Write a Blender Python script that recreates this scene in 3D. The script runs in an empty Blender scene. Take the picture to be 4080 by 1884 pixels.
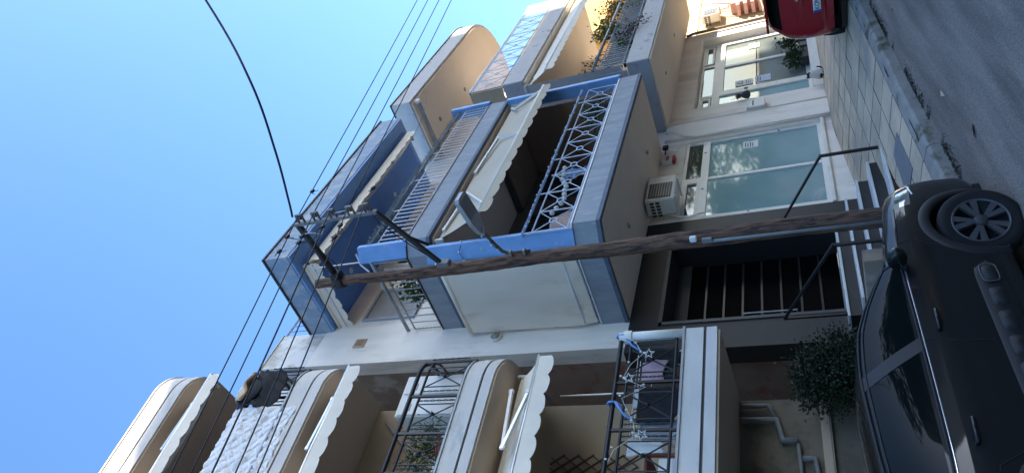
import bpy, bmesh, math, random
from mathutils import Vector, Matrix
random.seed(7)
R = math.radians
sc = bpy.context.scene
col = sc.collection

# ------------------------------------------------------------------ camera
FOC = 2846.3; YAW, PIT, ROL = R(56.479), R(23.538), R(-7.600)
fw = Vector((math.sin(YAW)*math.cos(PIT), math.cos(YAW)*math.cos(PIT), math.sin(PIT)))
rt0 = Vector((math.cos(YAW), -math.sin(YAW), 0)); up0 = rt0.cross(fw)
rt = math.cos(ROL)*rt0 + math.sin(ROL)*up0
upv = -math.sin(ROL)*rt0 + math.cos(ROL)*up0
cam = bpy.data.cameras.new('camera'); cam_o = bpy.data.objects.new('camera', cam); col.objects.link(cam_o)
cam.sensor_fit = 'HORIZONTAL'; cam.sensor_width = 36; cam.lens = FOC/4080*36
cam.clip_start = .05; cam.clip_end = 2000
# the phone was held on its side: the picture's left is up
cx, cy, cz = -upv, rt, -fw
cam_o.matrix_world = Matrix(((cx.x, cy.x, cz.x, 0), (cx.y, cy.y, cz.y, 0), (cx.z, cy.z, cz.z, 0), (0, 0, 0, 1)))
sc.camera = cam_o
sc.render.resolution_x, sc.render.resolution_y = 1024, 472

# ------------------------------------------------------------------ light
TOSUN = Vector((.556, -.742, .375)).normalized()
w = bpy.data.worlds.new('World'); sc.world = w; w.use_nodes = True
nt = w.node_tree; bg = nt.nodes['Background']
sky = nt.nodes.new('ShaderNodeTexSky'); sky.sky_type = 'NISHITA'; sky.sun_disc = False
sky.sun_elevation = math.asin(TOSUN.z); sky.sun_rotation = math.atan2(TOSUN.x, TOSUN.y)
sky.air_density = 1.4; sky.dust_density = 2.2; sky.ozone_density = 7.6; sky.altitude = 50
nt.links.new(sky.outputs[0], bg.inputs[0]); bg.inputs[1].default_value = .15
sun = bpy.data.lights.new('sun', 'SUN'); sun.energy = 4.5; sun.angle = R(.5); sun.color = (1, .9, .76)
sun_o = bpy.data.objects.new('sun', sun); col.objects.link(sun_o)
sun_o.rotation_euler = TOSUN.to_track_quat('Z', 'Y').to_euler(); sun_o.location = (0, -20, 40)
vs = sc.view_settings; vs.view_transform = 'Standard'; vs.look = 'None'; vs.gamma = 1; vs.use_curve_mapping = False
vs.exposure = 1.72

# ------------------------------------------------------------------ materials
MATS = {}
def mat(name, c, rough=.7, metal=0., var=.12, scale=6., bump=.0, bscale=60., c2=None, c2amt=.5, c2scale=2.5, coat=0., spec=.5, stretch=None, trans=0., alpha=1.):
    """principled material with noise tint, optional second worn colour and fine bump"""
    if name in MATS: return MATS[name]
    m = bpy.data.materials.new(name); m.use_nodes = True; t = m.node_tree; b = t.nodes['Principled BSDF']
    N = t.nodes.new; L = t.links.new
    tc = N('ShaderNodeTexCoord'); src = tc.outputs['Object']
    geo = N('ShaderNodeNewGeometry'); src = geo.outputs['Position']
    if stretch:
        mp = N('ShaderNodeMapping'); L(src, mp.inputs[0]); mp.inputs['Scale'].default_value = stretch; src = mp.outputs[0]
    n1 = N('ShaderNodeTexNoise'); n1.inputs['Scale'].default_value = scale; n1.inputs['Detail'].default_value = 6; L(src, n1.inputs['Vector'])
    rmp = N('ShaderNodeMapRange'); rmp.inputs[1].default_value = .3; rmp.inputs[2].default_value = .7
    rmp.inputs[3].default_value = 1-var; rmp.inputs[4].default_value = 1+var*.6; L(n1.outputs[0], rmp.inputs[0])
    mx = N('ShaderNodeMix'); mx.data_type = 'RGBA'; mx.blend_type = 'MULTIPLY'; mx.inputs[0].default_value = 1
    mx.inputs[6].default_value = (*c, 1); L(rmp.outputs[0], mx.inputs[7]); out = mx.outputs[2]
    if c2 is not None:
        n2 = N('ShaderNodeTexNoise'); n2.inputs['Scale'].default_value = c2scale; n2.inputs['Detail'].default_value = 8; n2.inputs['Roughness'].default_value = .65
        L(src, n2.inputs['Vector']); cr = N('ShaderNodeValToRGB'); L(n2.outputs[0], cr.inputs[0])
        cr.color_ramp.elements[0].position = .62-.3*c2amt; cr.color_ramp.elements[1].position = .70-.22*c2amt
        m2 = N('ShaderNodeMix'); m2.data_type = 'RGBA'; L(cr.outputs[0], m2.inputs[0]); L(out, m2.inputs[6]); m2.inputs[7].default_value = (*c2, 1); out = m2.outputs[2]
    L(out, b.inputs['Base Color'])
    b.inputs['Roughness'].default_value = rough; b.inputs['Metallic'].default_value = metal
    b.inputs['Coat Weight'].default_value = coat; b.inputs['Coat Roughness'].default_value = .05; b.inputs['Specular IOR Level'].default_value = spec
    b.inputs['Transmission Weight'].default_value = trans; b.inputs['Alpha'].default_value = alpha
    if bump:
        n3 = N('ShaderNodeTexNoise'); n3.inputs['Scale'].default_value = bscale; n3.inputs['Detail'].default_value = 5; L(src, n3.inputs['Vector'])
        bp = N('ShaderNodeBump'); bp.inputs['Strength'].default_value = bump; bp.inputs['Distance'].default_value = .01
        L(n3.outputs[0], bp.inputs['Height']); L(bp.outputs[0], b.inputs['Normal'])
    MATS[name] = m; return m

M_white = mat('white_stucco', (.90, .82, .72), .85, var=.08, scale=1.5, bump=.3, bscale=60, c2=(.74, .66, .56), c2amt=.26, c2scale=1.1, stretch=(2.2, 2.2, .5))
M_cream = mat('bounce_warmed_stucco', (.78, .67, .54), .85, var=.05, scale=1.2, bump=.2, bscale=140)  # cream warmed to stand in for sunlight bounced onto soffits and walls
M_soffit = mat('soffit_paint', (.74, .60, .46), .85, var=.05, scale=1.2, bump=.15, bscale=120)
M_greyblue = mat('weathered_bluegrey_paint', (.29, .33, .375), .7, var=.16, scale=2.2, bump=.35, bscale=50, c2=(.40, .41, .42), c2amt=.16, c2scale=3.2, stretch=(2.5, 2.5, .7))
M_roofpaint = mat('peeling_roof_paint', (.27, .36, .46), .7, var=.15, scale=3, bump=.3, bscale=50, c2=(.44, .46, .47), c2amt=.42, c2scale=2.6, stretch=(1.6, 1.6, 1))
M_edgeblue = mat('edge_blue_paint', (.22, .42, .76), .6, var=.1)
M_blue = mat('blue_paint', (.19, .38, .70), .5, var=.16, scale=3, bump=.25, bscale=40, c2=(.42, .46, .50), c2amt=.08, c2scale=7)
M_deepblue = mat('deep_blue_soffit', (.13, .29, .66), .7, var=.06, scale=1.5, bump=.1)
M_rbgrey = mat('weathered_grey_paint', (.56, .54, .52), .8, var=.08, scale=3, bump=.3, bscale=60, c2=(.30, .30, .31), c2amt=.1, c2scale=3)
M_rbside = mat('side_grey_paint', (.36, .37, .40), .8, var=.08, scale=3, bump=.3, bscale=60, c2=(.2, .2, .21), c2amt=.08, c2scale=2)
M_clad = mat('charcoal_cladding', (.016, .016, .018), .55, var=.15, scale=5, bump=.05)
M_black = mat('black_door', (.0012, .0012, .0014), .7, var=.1, spec=.05)
M_frame = mat('white_frame', (.82, .78, .70), .4, var=.04)
M_glass = mat('film_glass', (.25, .41, .42), .04, var=.12, scale=.8, spec=.9, coat=.6)
M_glassd = mat('dark_glass', (.035, .045, .045), .04, var=.2, scale=1, spec=.9, coat=.4)
M_marble = mat('white_marble', (.72, .72, .70), .35, var=.08, scale=5, stretch=(1, 4, 4))
M_riser = mat('black_granite', (.018, .018, .02), .5, var=.3, scale=40)
M_iron = mat('black_iron', (.012, .013, .016), .4, var=.2)
M_whitemetal = mat('white_painted_metal', (.70, .72, .76), .4, var=.05)
M_bluemetal = mat('pale_blue_metal', (.32, .45, .68), .4, var=.08)
M_greymetal = mat('grey_metal', (.30, .32, .34), .45, metal=.3, var=.1)
M_lattice = mat('lattice_paint', (.50, .57, .68), .4, var=.1)
M_housegrey = mat('grey_house', (.30, .29, .28), .85, var=.1, scale=1)
M_sheet = mat('side_sheet', (.90, .80, .67), .85, var=.08, scale=1.2, bump=.15, bscale=10, c2=(.76, .66, .52), c2amt=.22, c2scale=1.3, stretch=(2, 2, .5))
M_alu = mat('aluminium', (.62, .62, .62), .3, metal=.8, var=.06)
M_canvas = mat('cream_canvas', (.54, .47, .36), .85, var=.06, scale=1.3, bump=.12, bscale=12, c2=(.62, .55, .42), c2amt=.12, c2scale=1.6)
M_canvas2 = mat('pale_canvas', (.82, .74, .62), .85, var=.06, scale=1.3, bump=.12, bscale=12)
M_lbwhite = mat('left_white_paint', (.66, .62, .57), .8, var=.07, scale=2, bump=.3, bscale=70, c2=(.50, .50, .48), c2amt=.16, c2scale=1.6, stretch=(1, 1, 2.5))
M_lbsoffit = mat('tan_soffit', (.54, .40, .28), .85, var=.06, scale=1.2, bump=.15)
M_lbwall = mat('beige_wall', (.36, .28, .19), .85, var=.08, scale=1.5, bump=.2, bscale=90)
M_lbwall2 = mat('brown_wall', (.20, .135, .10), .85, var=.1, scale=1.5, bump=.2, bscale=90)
M_flank = mat('raw_plaster_flank', (.32, .25, .19), .9, var=.2, scale=3, bump=.5, bscale=30, c2=(.45, .41, .36), c2amt=.3, c2scale=1.5)
M_flankred = mat('stained_flank', (.34, .24, .18), .9, var=.15, scale=3, bump=.5, bscale=30, c2=(.36, .13, .09), c2amt=.22, c2scale=3.2)
M_peel = mat('peeling_parapet', (.74, .73, .70), .85, var=.08, scale=2, bump=.4, bscale=40, c2=(.48, .45, .40), c2amt=.55, c2scale=2.2, stretch=(1, 1, .6))
M_wood = mat('pole_timber', (.17, .09, .055), .85, var=.5, scale=9, bump=1., bscale=22, c2=(.035, .022, .017), c2amt=.5, c2scale=7, stretch=(3.2, 3.2, .45))
M_trellis = mat('brown_trellis', (.10, .05, .035), .7, var=.2)
M_paving = mat('stone_paving', (.64, .50, .35), .85, var=.2, scale=2.2, bump=1.0, bscale=24, c2=(.42, .36, .29), c2amt=.4, c2scale=.7)
def per_object(m, amt):
    t = m.node_tree; b = t.nodes['Principled BSDF']; l = b.inputs['Base Color'].links[0]; src = l.from_socket
    oi = t.nodes.new('ShaderNodeObjectInfo'); r = t.nodes.new('ShaderNodeMapRange'); r.inputs[3].default_value = 1-amt; r.inputs[4].default_value = 1+amt*.6; t.links.new(oi.outputs['Random'], r.inputs[0])
    x = t.nodes.new('ShaderNodeMix'); x.data_type = 'RGBA'; x.blend_type = 'MULTIPLY'; x.inputs[0].default_value = 1; t.links.new(src, x.inputs[6]); t.links.new(r.outputs[0], x.inputs[7]); t.links.new(x.outputs[2], b.inputs['Base Color'])
per_object(M_paving, .09)
M_slate = mat('slate_edge', (.10, .135, .19), .7, var=.15)
M_concrete = mat('kerb_concrete', (.33, .30, .26), .9, var=.2, scale=4, bump=.6, bscale=40, c2=(.09, .095, .06), c2amt=.34, c2scale=2.4)
M_joint = mat('paving_bed', (.05, .047, .043), .95, var=.2)
M_rubber = mat('tyre_rubber', (.009, .009, .01), .75, var=.2)
M_plastic = mat('black_plastic', (.012, .0125, .014), .55, var=.1)
M_cardark = mat('grey_car_paint', (.006, .006, .0065), .5, metal=.0, var=.02, coat=.7, spec=.15)
M_carred = mat('red_car_paint', (.36, .012, .018), .35, metal=.1, var=.03, coat=.8)
M_carglass = mat('car_glass', (.005, .008, .008), .04, var=.1, spec=.14)
M_chrome = mat('chrome', (.8, .8, .8), .08, metal=1., var=.02)
M_silver = mat('wheel_silver', (.11, .11, .115), .45, metal=.5, var=.05)
M_leaf = mat('green_leaf', (.075, .13, .03), .6, var=.5, scale=14)
M_leafy = mat('yellow_green_leaf', (.15, .20, .04), .6, var=.5, scale=14)
M_leafd = mat('dark_leaf', (.028, .055, .016), .6, var=.5, scale=14)
M_leafp = mat('purple_leaf', (.07, .018, .035), .6, var=.4, scale=14)
M_terra = mat('terracotta', (.32, .10, .06), .8, var=.15)
M_potdark = mat('dark_pot', (.03, .03, .032), .7, var=.2)
M_acwhite = mat('appliance_white', (.76, .73, .67), .45, var=.05)
M_grille = mat('dark_grille', (.05, .05, .052), .5, var=.2)
M_paper = mat('white_paper', (.82, .82, .80), .8, var=.03)
M_ink = mat('dark_ink', (.05, .05, .05), .8, var=.1)
M_cable = mat('black_cable', (.008, .008, .009), .5, var=.2)
M_insul = mat('grey_porcelain', (.11, .10, .095), .4, var=.2)
M_lamp = mat('lamp_housing', (.30, .31, .33), .4, metal=.3, var=.08)
M_lampface = mat('lamp_lens', (.16, .165, .175), .3, var=.1)
M_rust = mat('rusty_steel', (.10, .07, .05), .7, metal=.2, var=.4, scale=20)
M_duvet = mat('white_cotton', (.80, .80, .81), .85, var=.04, scale=4, bump=.2, bscale=30)
M_coat = mat('black_cloth', (.018, .019, .022), .9, var=.25, scale=12, bump=.4, bscale=50)
M_fleece = mat('cream_fleece', (.66, .60, .46), .95, var=.15, scale=20, bump=.6, bscale=90)
M_fleeceb = mat('tan_fleece', (.45, .27, .16), .95, var=.25, scale=30, bump=.6, bscale=90)
M_pink = mat('pink_cloth', (.52, .36, .42), .9, var=.1)
M_orange = mat('orange_plastic', (.70, .22, .03), .5, var=.1)
M_red = mat('red_plastic', (.45, .03, .03), .5, var=.1)
M_skyblue = mat('sky_blue_plastic', (.15, .30, .66), .5, var=.1)
M_greyc = mat('grey_cloth', (.36, .36, .38), .9, var=.15, scale=9)
M_tinsel = mat('silver_tinsel', (.34, .37, .36), .6, metal=.2, var=.4, scale=50)
M_floor = mat('balcony_floor', (.32, .28, .24), .8, var=.1)
M_gold = mat('ochre_wall', (.58, .36, .12), .9, var=.18, scale=1.6, bump=.6, bscale=12, c2=(.40, .22, .07), c2amt=.3, c2scale=1.2)
M_yellow = mat('yellow_wall', (.60, .46, .24), .85, var=.1, scale=1.5)
M_pinkwall = mat('pink_wall', (.60, .36, .32), .85, var=.1)
M_oppo = mat('opposite_wall', (.60, .47, .34), .85, var=.06, scale=1)
M_bulb = mat('frosted_bulb', (.75, .74, .70), .4, var=.03)
M_bluelt = mat('blue_plate', (.02, .07, .35), .5, var=.05)
M_taill = mat('tail_lamp', (.42, .10, .12), .1, var=.05, coat=.8)
M_carlamp = mat('headlamp', (.30, .32, .35), .06, metal=.5, var=.2, coat=1)
M_catw = mat('white_fur', (.62, .58, .52), .95, var=.1)
M_catb = mat('black_fur', (.012, .011, .011), .9, var=.2)
M_pipe = mat('grey_pipe', (.22, .22, .22), .6, var=.15)
M_bracket = mat('black_bracket', (.014, .014, .016), .6, var=.3, scale=20)
M_galv = mat('galvanised_bar', (.20, .20, .205), .6, metal=.3, var=.25, scale=14)
M_brownfur = mat('brown_panel', (.28, .18, .115), .6, var=.12, scale=3)
M_leaffall = mat('fallen_leaf', (.55, .42, .28), .8, var=.2)

def asphalt():
    m = bpy.data.materials.new('asphalt'); m.use_nodes = True; t = m.node_tree; b = t.nodes['Principled BSDF']; N = t.nodes.new; L = t.links.new
    g = N('ShaderNodeNewGeometry'); src = g.outputs['Position']
    mp = N('ShaderNodeMapping'); mp.inputs['Rotation'].default_value = (0, 0, R(6)); mp.inputs['Scale'].default_value = (.35, 2.2, 1); L(src, mp.inputs[0])
    a = N('ShaderNodeTexNoise'); a.inputs['Scale'].default_value = 1.3; a.inputs['Detail'].default_value = 5; L(mp.outputs[0], a.inputs['Vector'])
    f = N('ShaderNodeTexNoise'); f.inputs['Scale'].default_value = 55; f.inputs['Detail'].default_value = 4; L(src, f.inputs['Vector'])
    v = N('ShaderNodeTexVoronoi'); v.inputs['Scale'].default_value = 26; L(src, v.inputs['Vector'])
    cr = N('ShaderNodeValToRGB'); L(a.outputs[0], cr.inputs[0])
    e = cr.color_ramp.elements; e[0].position = .34; e[0].color = (.145, .118, .097, 1); e[1].position = .62; e[1].color = (.27, .222, .18, 1)
    r2 = N('ShaderNodeMapRange'); r2.inputs[1].default_value = .3; r2.inputs[2].default_value = .7; r2.inputs[3].default_value = .7; r2.inputs[4].default_value = 1.3; L(f.outputs[0], r2.inputs[0])
    mx = N('ShaderNodeMix'); mx.data_type = 'RGBA'; mx.blend_type = 'MULTIPLY'; mx.inputs[0].default_value = 1; L(cr.outputs[0], mx.inputs[6]); L(r2.outputs[0], mx.inputs[7])
    r3 = N('ShaderNodeMapRange'); r3.inputs[1].default_value = .02; r3.inputs[2].default_value = .14; r3.inputs[3].default_value = .45; r3.inputs[4].default_value = 1; L(v.outputs['Distance'], r3.inputs[0])
    m2 = N('ShaderNodeMix'); m2.data_type = 'RGBA'; m2.blend_type = 'MULTIPLY'; m2.inputs[0].default_value = .6; L(mx.outputs[2], m2.inputs[6]); L(r3.outputs[0], m2.inputs[7])
    L(m2.outputs[2], b.inputs['Base Color']); b.inputs['Roughness'].default_value = .85
    ad = N('ShaderNodeMath'); ad.operation = 'ADD'; L(f.outputs[0], ad.inputs[0]); L(r3.outputs[0], ad.inputs[1])
    bp = N('ShaderNodeBump'); bp.inputs['Strength'].default_value = .8; bp.inputs['Distance'].default_value = .012; L(ad.outputs[0], bp.inputs['Height']); L(bp.outputs[0], b.inputs['Normal'])
    return m
M_asphalt = asphalt()

def clear_sheet():
    m = bpy.data.materials.new('clear_sheet'); m.use_nodes = True; t = m.node_tree; b = t.nodes['Principled BSDF']
    n = t.nodes.new('ShaderNodeTexNoise'); n.inputs['Scale'].default_value = 3; r = t.nodes.new('ShaderNodeMapRange'); t.links.new(n.outputs[0], r.inputs[0])
    r.inputs[3].default_value = .22; r.inputs[4].default_value = .42; t.links.new(r.outputs[0], b.inputs['Alpha'])
    b.inputs['Base Color'].default_value = (.72, .72, .74, 1); b.inputs['Roughness'].default_value = .12
    return m
M_clear = clear_sheet()

# ------------------------------------------------------------------ mesh helpers
OFF = {}
class MB:
    def __init__(s): s.v = []; s.f = []
    def add(s, vs, fs):
        o = len(s.v); s.v += [Vector(p) for p in vs]; s.f += [tuple(i+o for i in f) for f in fs]; return s
    def box(s, x0, x1, y0, y1, z0, z1):
        return s.add([(x0,y0,z0),(x1,y0,z0),(x1,y1,z0),(x0,y1,z0),(x0,y0,z1),(x1,y0,z1),(x1,y1,z1),(x0,y1,z1)],
                     [(0,3,2,1),(4,5,6,7),(0,1,5,4),(1,2,6,5),(2,3,7,6),(3,0,4,7)])
    def bbox(s, x0, x1, y0, y1, z0, z1, b=.01):
        """box with bevelled edges"""
        bm = bmesh.new(); bmesh.ops.create_cube(bm, size=1)
        for v in bm.verts: v.co = Vector(((x0+x1)/2+v.co.x*(x1-x0), (y0+y1)/2+v.co.y*(y1-y0), (z0+z1)/2+v.co.z*(z1-z0)))
        bmesh.ops.bevel(bm, geom=bm.edges[:], offset=b, segments=2, affect='EDGES')
        bm.verts.index_update()
        s.add([v.co.copy() for v in bm.verts], [[v.index for v in f.verts] for f in bm.faces]); bm.free(); return s
    def bar(s, a, b, w, h=None, up=(0, 0, 1)):
        """square bar from a to b"""
        a, b = Vector(a), Vector(b); h = h or w; d = (b-a).normalized(); u = Vector(up)
        if abs(d.dot(u)) > .98: u = Vector((0, 1, 0))
        x = d.cross(u).normalized()*w/2; y = x.cross(d).normalized()*h/2
        return s.add([a-x-y, a+x-y, a+x+y, a-x+y, b-x-y, b+x-y, b+x+y, b-x+y], [(0,1,2,3),(7,6,5,4),(0,4,5,1),(1,5,6,2),(2,6,7,3),(3,7,4,0)])
    def tube(s, pts, r, n=8, caps=True):
        pts = [Vector(p) for p in pts]; rr = r if isinstance(r, (list, tuple)) else [r]*len(pts); o = len(s.v)
        d = (pts[1]-pts[0]).normalized(); u = Vector((0, 0, 1)) if abs(d.z) < .9 else Vector((0, 1, 0)); x = d.cross(u).normalized()
        for i, p in enumerate(pts):
            if i == 0: d = pts[1]-pts[0]
            elif i == len(pts)-1: d = pts[-1]-pts[-2]
            else: d = (pts[i+1]-pts[i]).normalized()+(pts[i]-pts[i-1]).normalized()
            d = d.normalized(); x = (x-d*x.dot(d)).normalized(); y = d.cross(x)
            for k in range(n):
                t = 2*math.pi*k/n; s.v.append(p+(x*math.cos(t)+y*math.sin(t))*rr[i])
        for i in range(len(pts)-1):
            for k in range(n):
                a = o+i*n+k; b = o+i*n+(k+1) % n; s.f.append((a, b, b+n, a+n))
        if caps: s.f.append(tuple(o+k for k in range(n))[::-1]); s.f.append(tuple(o+(len(pts)-1)*n+k for k in range(n)))
        return s
    def prism(s, poly, z0, z1):
        n = len(poly); o = len(s.v)
        s.v += [Vector((p[0], p[1], z0)) for p in poly]+[Vector((p[0], p[1], z1)) for p in poly]
        s.f += [tuple(o+i for i in range(n))[::-1], tuple(o+n+i for i in range(n))]
        s.f += [(o+i, o+(i+1) % n, o+n+(i+1) % n, o+n+i) for i in range(n)]
        return s
    def grid(s, fn, nu, nv):
        o = len(s.v)
        for i in range(nu+1):
            for j in range(nv+1): s.v.append(Vector(fn(i/nu, j/nv)))
        for i in range(nu):
            for j in range(nv):
                a = o+i*(nv+1)+j; s.f.append((a, a+nv+1, a+nv+2, a+1))
        return s
    def lathe(s, prof, c, axis='z', n=24):
        """prof: list of (r, t) along axis"""
        o = len(s.v); c = Vector(c)
        for r, t in prof:
            for k in range(n):
                a = 2*math.pi*k/n; p = (r*math.cos(a), r*math.sin(a), t)
                s.v.append(c+Vector(p if axis == 'z' else ((p[0], t, p[1]) if axis == 'y' else (t, p[0], p[1]))))
        for i in range(len(prof)-1):
            for k in range(n):
                a = o+i*n+k; b = o+i*n+(k+1) % n; s.f.append((a, b, b+n, a+n))
        return s
    def mesh(s, name, m, smooth=False, off=Vector((0, 0, 0))):
        me = bpy.data.meshes.new(name); me.from_pydata([v-off for v in s.v], [], s.f); me.materials.append(m)
        bm = bmesh.new(); bm.from_mesh(me); bmesh.ops.recalc_face_normals(bm, faces=bm.faces); bm.to_mesh(me); bm.free()
        if smooth:
            for p in me.polygons: p.use_smooth = True
        return me
    def build(s, name, m, parent=None, smooth=False, label=None, kind=None):
        off = OFF.get(parent.name, Vector((0, 0, 0))) if parent else Vector((0, 0, 0))
        o = bpy.data.objects.new(name, s.mesh(name, m, smooth, off)); col.objects.link(o)
        if parent: o.parent = parent
        OFF[o.name] = off
        if label: o['label'] = label
        if kind: o['kind'] = kind
        return o
    def top(s, name, m, label, cat, base, a=0., smooth=False, group=None):
        """a thing that is one mesh; coordinates given in the frame turned by a"""
        b = Vector(base); o = bpy.data.objects.new(name, s.mesh(name, m, smooth, b)); col.objects.link(o)
        o.location = Matrix.Rotation(a, 3, 'Z') @ b; o.rotation_euler.z = a; OFF[o.name] = b
        o['label'] = label; o['category'] = cat
        if group: o['group'] = group
        return o

def thing(name, label, cat, base=(0, 0, 0), a=0., group=None):
    o = bpy.data.objects.new(name, None); o.empty_display_size = .2; col.objects.link(o); b = Vector(base)
    o.location = Matrix.Rotation(a, 3, 'Z') @ b; o.rotation_euler.z = a; OFF[o.name] = b
    o['label'] = label; o['category'] = cat
    if group: o['group'] = group
    return o
def struct(name, mb, m, smooth=False):
    o = mb.build(name, m, None, smooth); o['kind'] = 'structure'; return o
def piece(name, me, parent, loc, rot=(0, 0, 0), scale=None):
    """one of many alike pieces that share a mesh; loc in the parent thing's frame"""
    o = bpy.data.objects.new(name, me); col.objects.link(o); o.parent = parent; o.location = Vector(loc)-OFF[parent.name]; o.rotation_euler = rot
    if scale: o.scale = scale
    OFF[o.name] = Vector((0, 0, 0)); return o
def arc(c, r, a0, a1, n): return [(c[0]+r*math.cos(R(a0+(a1-a0)*i/n)), c[1]+r*math.sin(R(a0+(a1-a0)*i/n))) for i in range(n+1)]
def leaves(mb, pts, n, size, spread, droop=0., asp=.45):
    """n small bent leaves scattered round points"""
    for i in range(n):
        p = Vector(random.choice(pts)); g = Vector((random.gauss(0, spread[0]), random.gauss(0, spread[1]), random.gauss(0, spread[2])))
        p = p+g; d = (g.normalized() if g.length > 1e-4 else Vector((0, 0, 1)))+Vector((random.uniform(-.8, .8), random.uniform(-.8, .8), random.uniform(-.6, .6)-droop))
        d.normalize(); s_ = d.cross(Vector((random.random()-.5, random.random()-.5, random.random()-.2))).normalized(); l = size*random.uniform(.6, 1.35); wv = s_*l*asp
        nn = d.cross(s_)*l*.15
        mb.add([p, p+d*l*.5+wv+nn, p+d*l, p+d*l*.5-wv+nn], [(0, 1, 2), (0, 2, 3)])
    return mb
def wob(x, s=1.): return math.sin(x*1.7*s+.3)*.5+math.sin(x*3.9*s+1.1)*.3+math.sin(x*8.3*s)*.2
# ------------------------------------------------------------------ ground
def lerp_tab(t, x):
    if x <= t[0][0]: return t[0][1]+(x-t[0][0])*.05
    for (a, va), (b, vb) in zip(t, t[1:]):
        if x <= b: return va+(vb-va)*(x-a)/(b-a)
    return t[-1][1]
ZW = [(7, -.95), (9, -.78), (11.7, -.56), (13.6, -.39), (14.4, -.365), (18, -.36), (26, -.2), (60, .8)]
def ykerb(x): return 4.43-.0928*(x-11.75)
def zs(x, y): return lerp_tab(ZW, x)-.1*(7.55-y)
def zr(x, y):
    x = max(x, -6); yc = ykerb(x); b = zs(x, yc)-.14; d = yc-y
    z = b-.1*min(d, 1)-.02*max(0, min(d-1, 8)) if d > 0 else b+.03*min(-d, 4)
    if -8 < y < 5: z += .012*wob(x*1.3+y)*min(1, max(0, d))
    return z
xs = [-40, -20, -8]+[-6+.5*i for i in range(60)]+[26, 30, 40, 60, 90]
ys = [-60, -30, -16]+[-10+.5*i for i in range(28)]+[3.9+.25*i for i in range(12)]+[8, 10, 16, 30, 60]
mb = MB(); ny = len(ys)
for x in xs:
    for y in ys: mb.v.append(Vector((x, y, zr(x, y))))
for i in range(len(xs)-1):
    for j in range(ny-1):
        a = i*ny+j; mb.f.append((a, a+ny, a+ny+1, a+1))
struct('road', mb, M_asphalt, True)
# pavement bed and its stone tiles
AS = math.atan(-.0928); pd = Vector((math.cos(AS), math.sin(AS), 0)); qd = Vector((-math.sin(AS), math.cos(AS), 0))
mb = MB(); X0 = 6.95
px_ = [X0+.25*i for i in range(61)]+[23, 25, 28]
for i, x in enumerate(px_):
    yk = ykerb(x)+.10
    for j in range(7):
        y = yk+(7.56-yk)*j/6; mb.v.append(Vector((x, y, zs(x, y)-.006)))
for i in range(len(px_)-1):
    for j in range(6):
        a = i*7+j; mb.f.append((a, a+7, a+8, a+1))
n0 = len(mb.v)
for j in range(7): p = mb.v[j]; mb.v.append(Vector((p.x, p.y, -1.8)))
for j in range(6): mb.f.append((j, j+1, n0+j+1, n0+j))
walk = struct('pavement', mb, M_joint)
def clip(poly, f):
    out = []
    for a, b in zip(poly, poly[1:]+poly[:1]):
        fa, fb = f(a), f(b)
        if fa >= 0: out.append(a)
        if (fa >= 0) != (fb >= 0): t = fa/(fa-fb); out.append(a+(b-a)*t)
    return out
O = Vector((8.0, ykerb(8.0)+.23, 0)); TS = .5; g = .013
for i in range(-4, 22):
    for j in range(0, 7):
        c = [O+pd*(i*TS+a)+qd*(j*TS+b) for a, b in ((g, g), (TS-g, g), (TS-g, TS-g), (g, TS-g))]
        c = clip(c, lambda p: 7.535-p.y)
        if c: c = clip(c, lambda p: p.x-X0-.01)
        if len(c) < 3 or c[0].x > 19.2: continue
        dz = random.uniform(-.004, .004); tx = random.uniform(-.004, .004)
        c = [Vector((p.x, p.y, zs(p.x, p.y)+dz+tx*(p.x-c[0].x))) for p in c]; n = len(c)
        # bevelled stone: top ring set in a little
        m = sum(c, Vector())/n
        top_ = [p+(m-p)*.02 for p in c]; low = [Vector((p.x, p.y, p.z-.006)) for p in c]; bot = [Vector((p.x, p.y, p.z-.03)) for p in c]
        MB().add(top_+low+bot, [tuple(range(n))]+[(n+k, n+(k+1) % n, (k+1) % n, k) for k in range(n)]+[(2*n+k, 2*n+(k+1) % n, n+(k+1) % n, n+k) for k in range(n)]).build('paving_stone', M_paving, walk)
kerb_stuff = []
x = X0
while x < 20:
    x1 = x+random.uniform(.92, 1.06); mb = MB(); pts = []
    for k in range(9):
        xx = x+.004+(x1-x-.008)*k/8; er = .02*max(0, wob(xx*2.3))+random.uniform(0, .008)
        yo = ykerb(xx); yi = yo+.21; zi = zs(xx, yi)+.003; zo = zs(xx, yo)-er
        pts.append([(xx, yi, zi-.3), (xx, yi, zi), (xx, yo+.03+er, zo+.003), (xx, yo+er*.5, zo-.03), (xx, yo-.01, zo-.3)])
    for p in pts: mb.v += [Vector(q) for q in p]
    for k in range(8):
        for j in range(4): a = k*5+j; mb.f.append((a, a+1, a+6, a+5))
    mb.f += [(0, 1, 2, 3, 4), (44, 43, 42, 41, 40)]
    mb.build('kerb_stone', M_concrete, walk); x = x1
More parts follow.
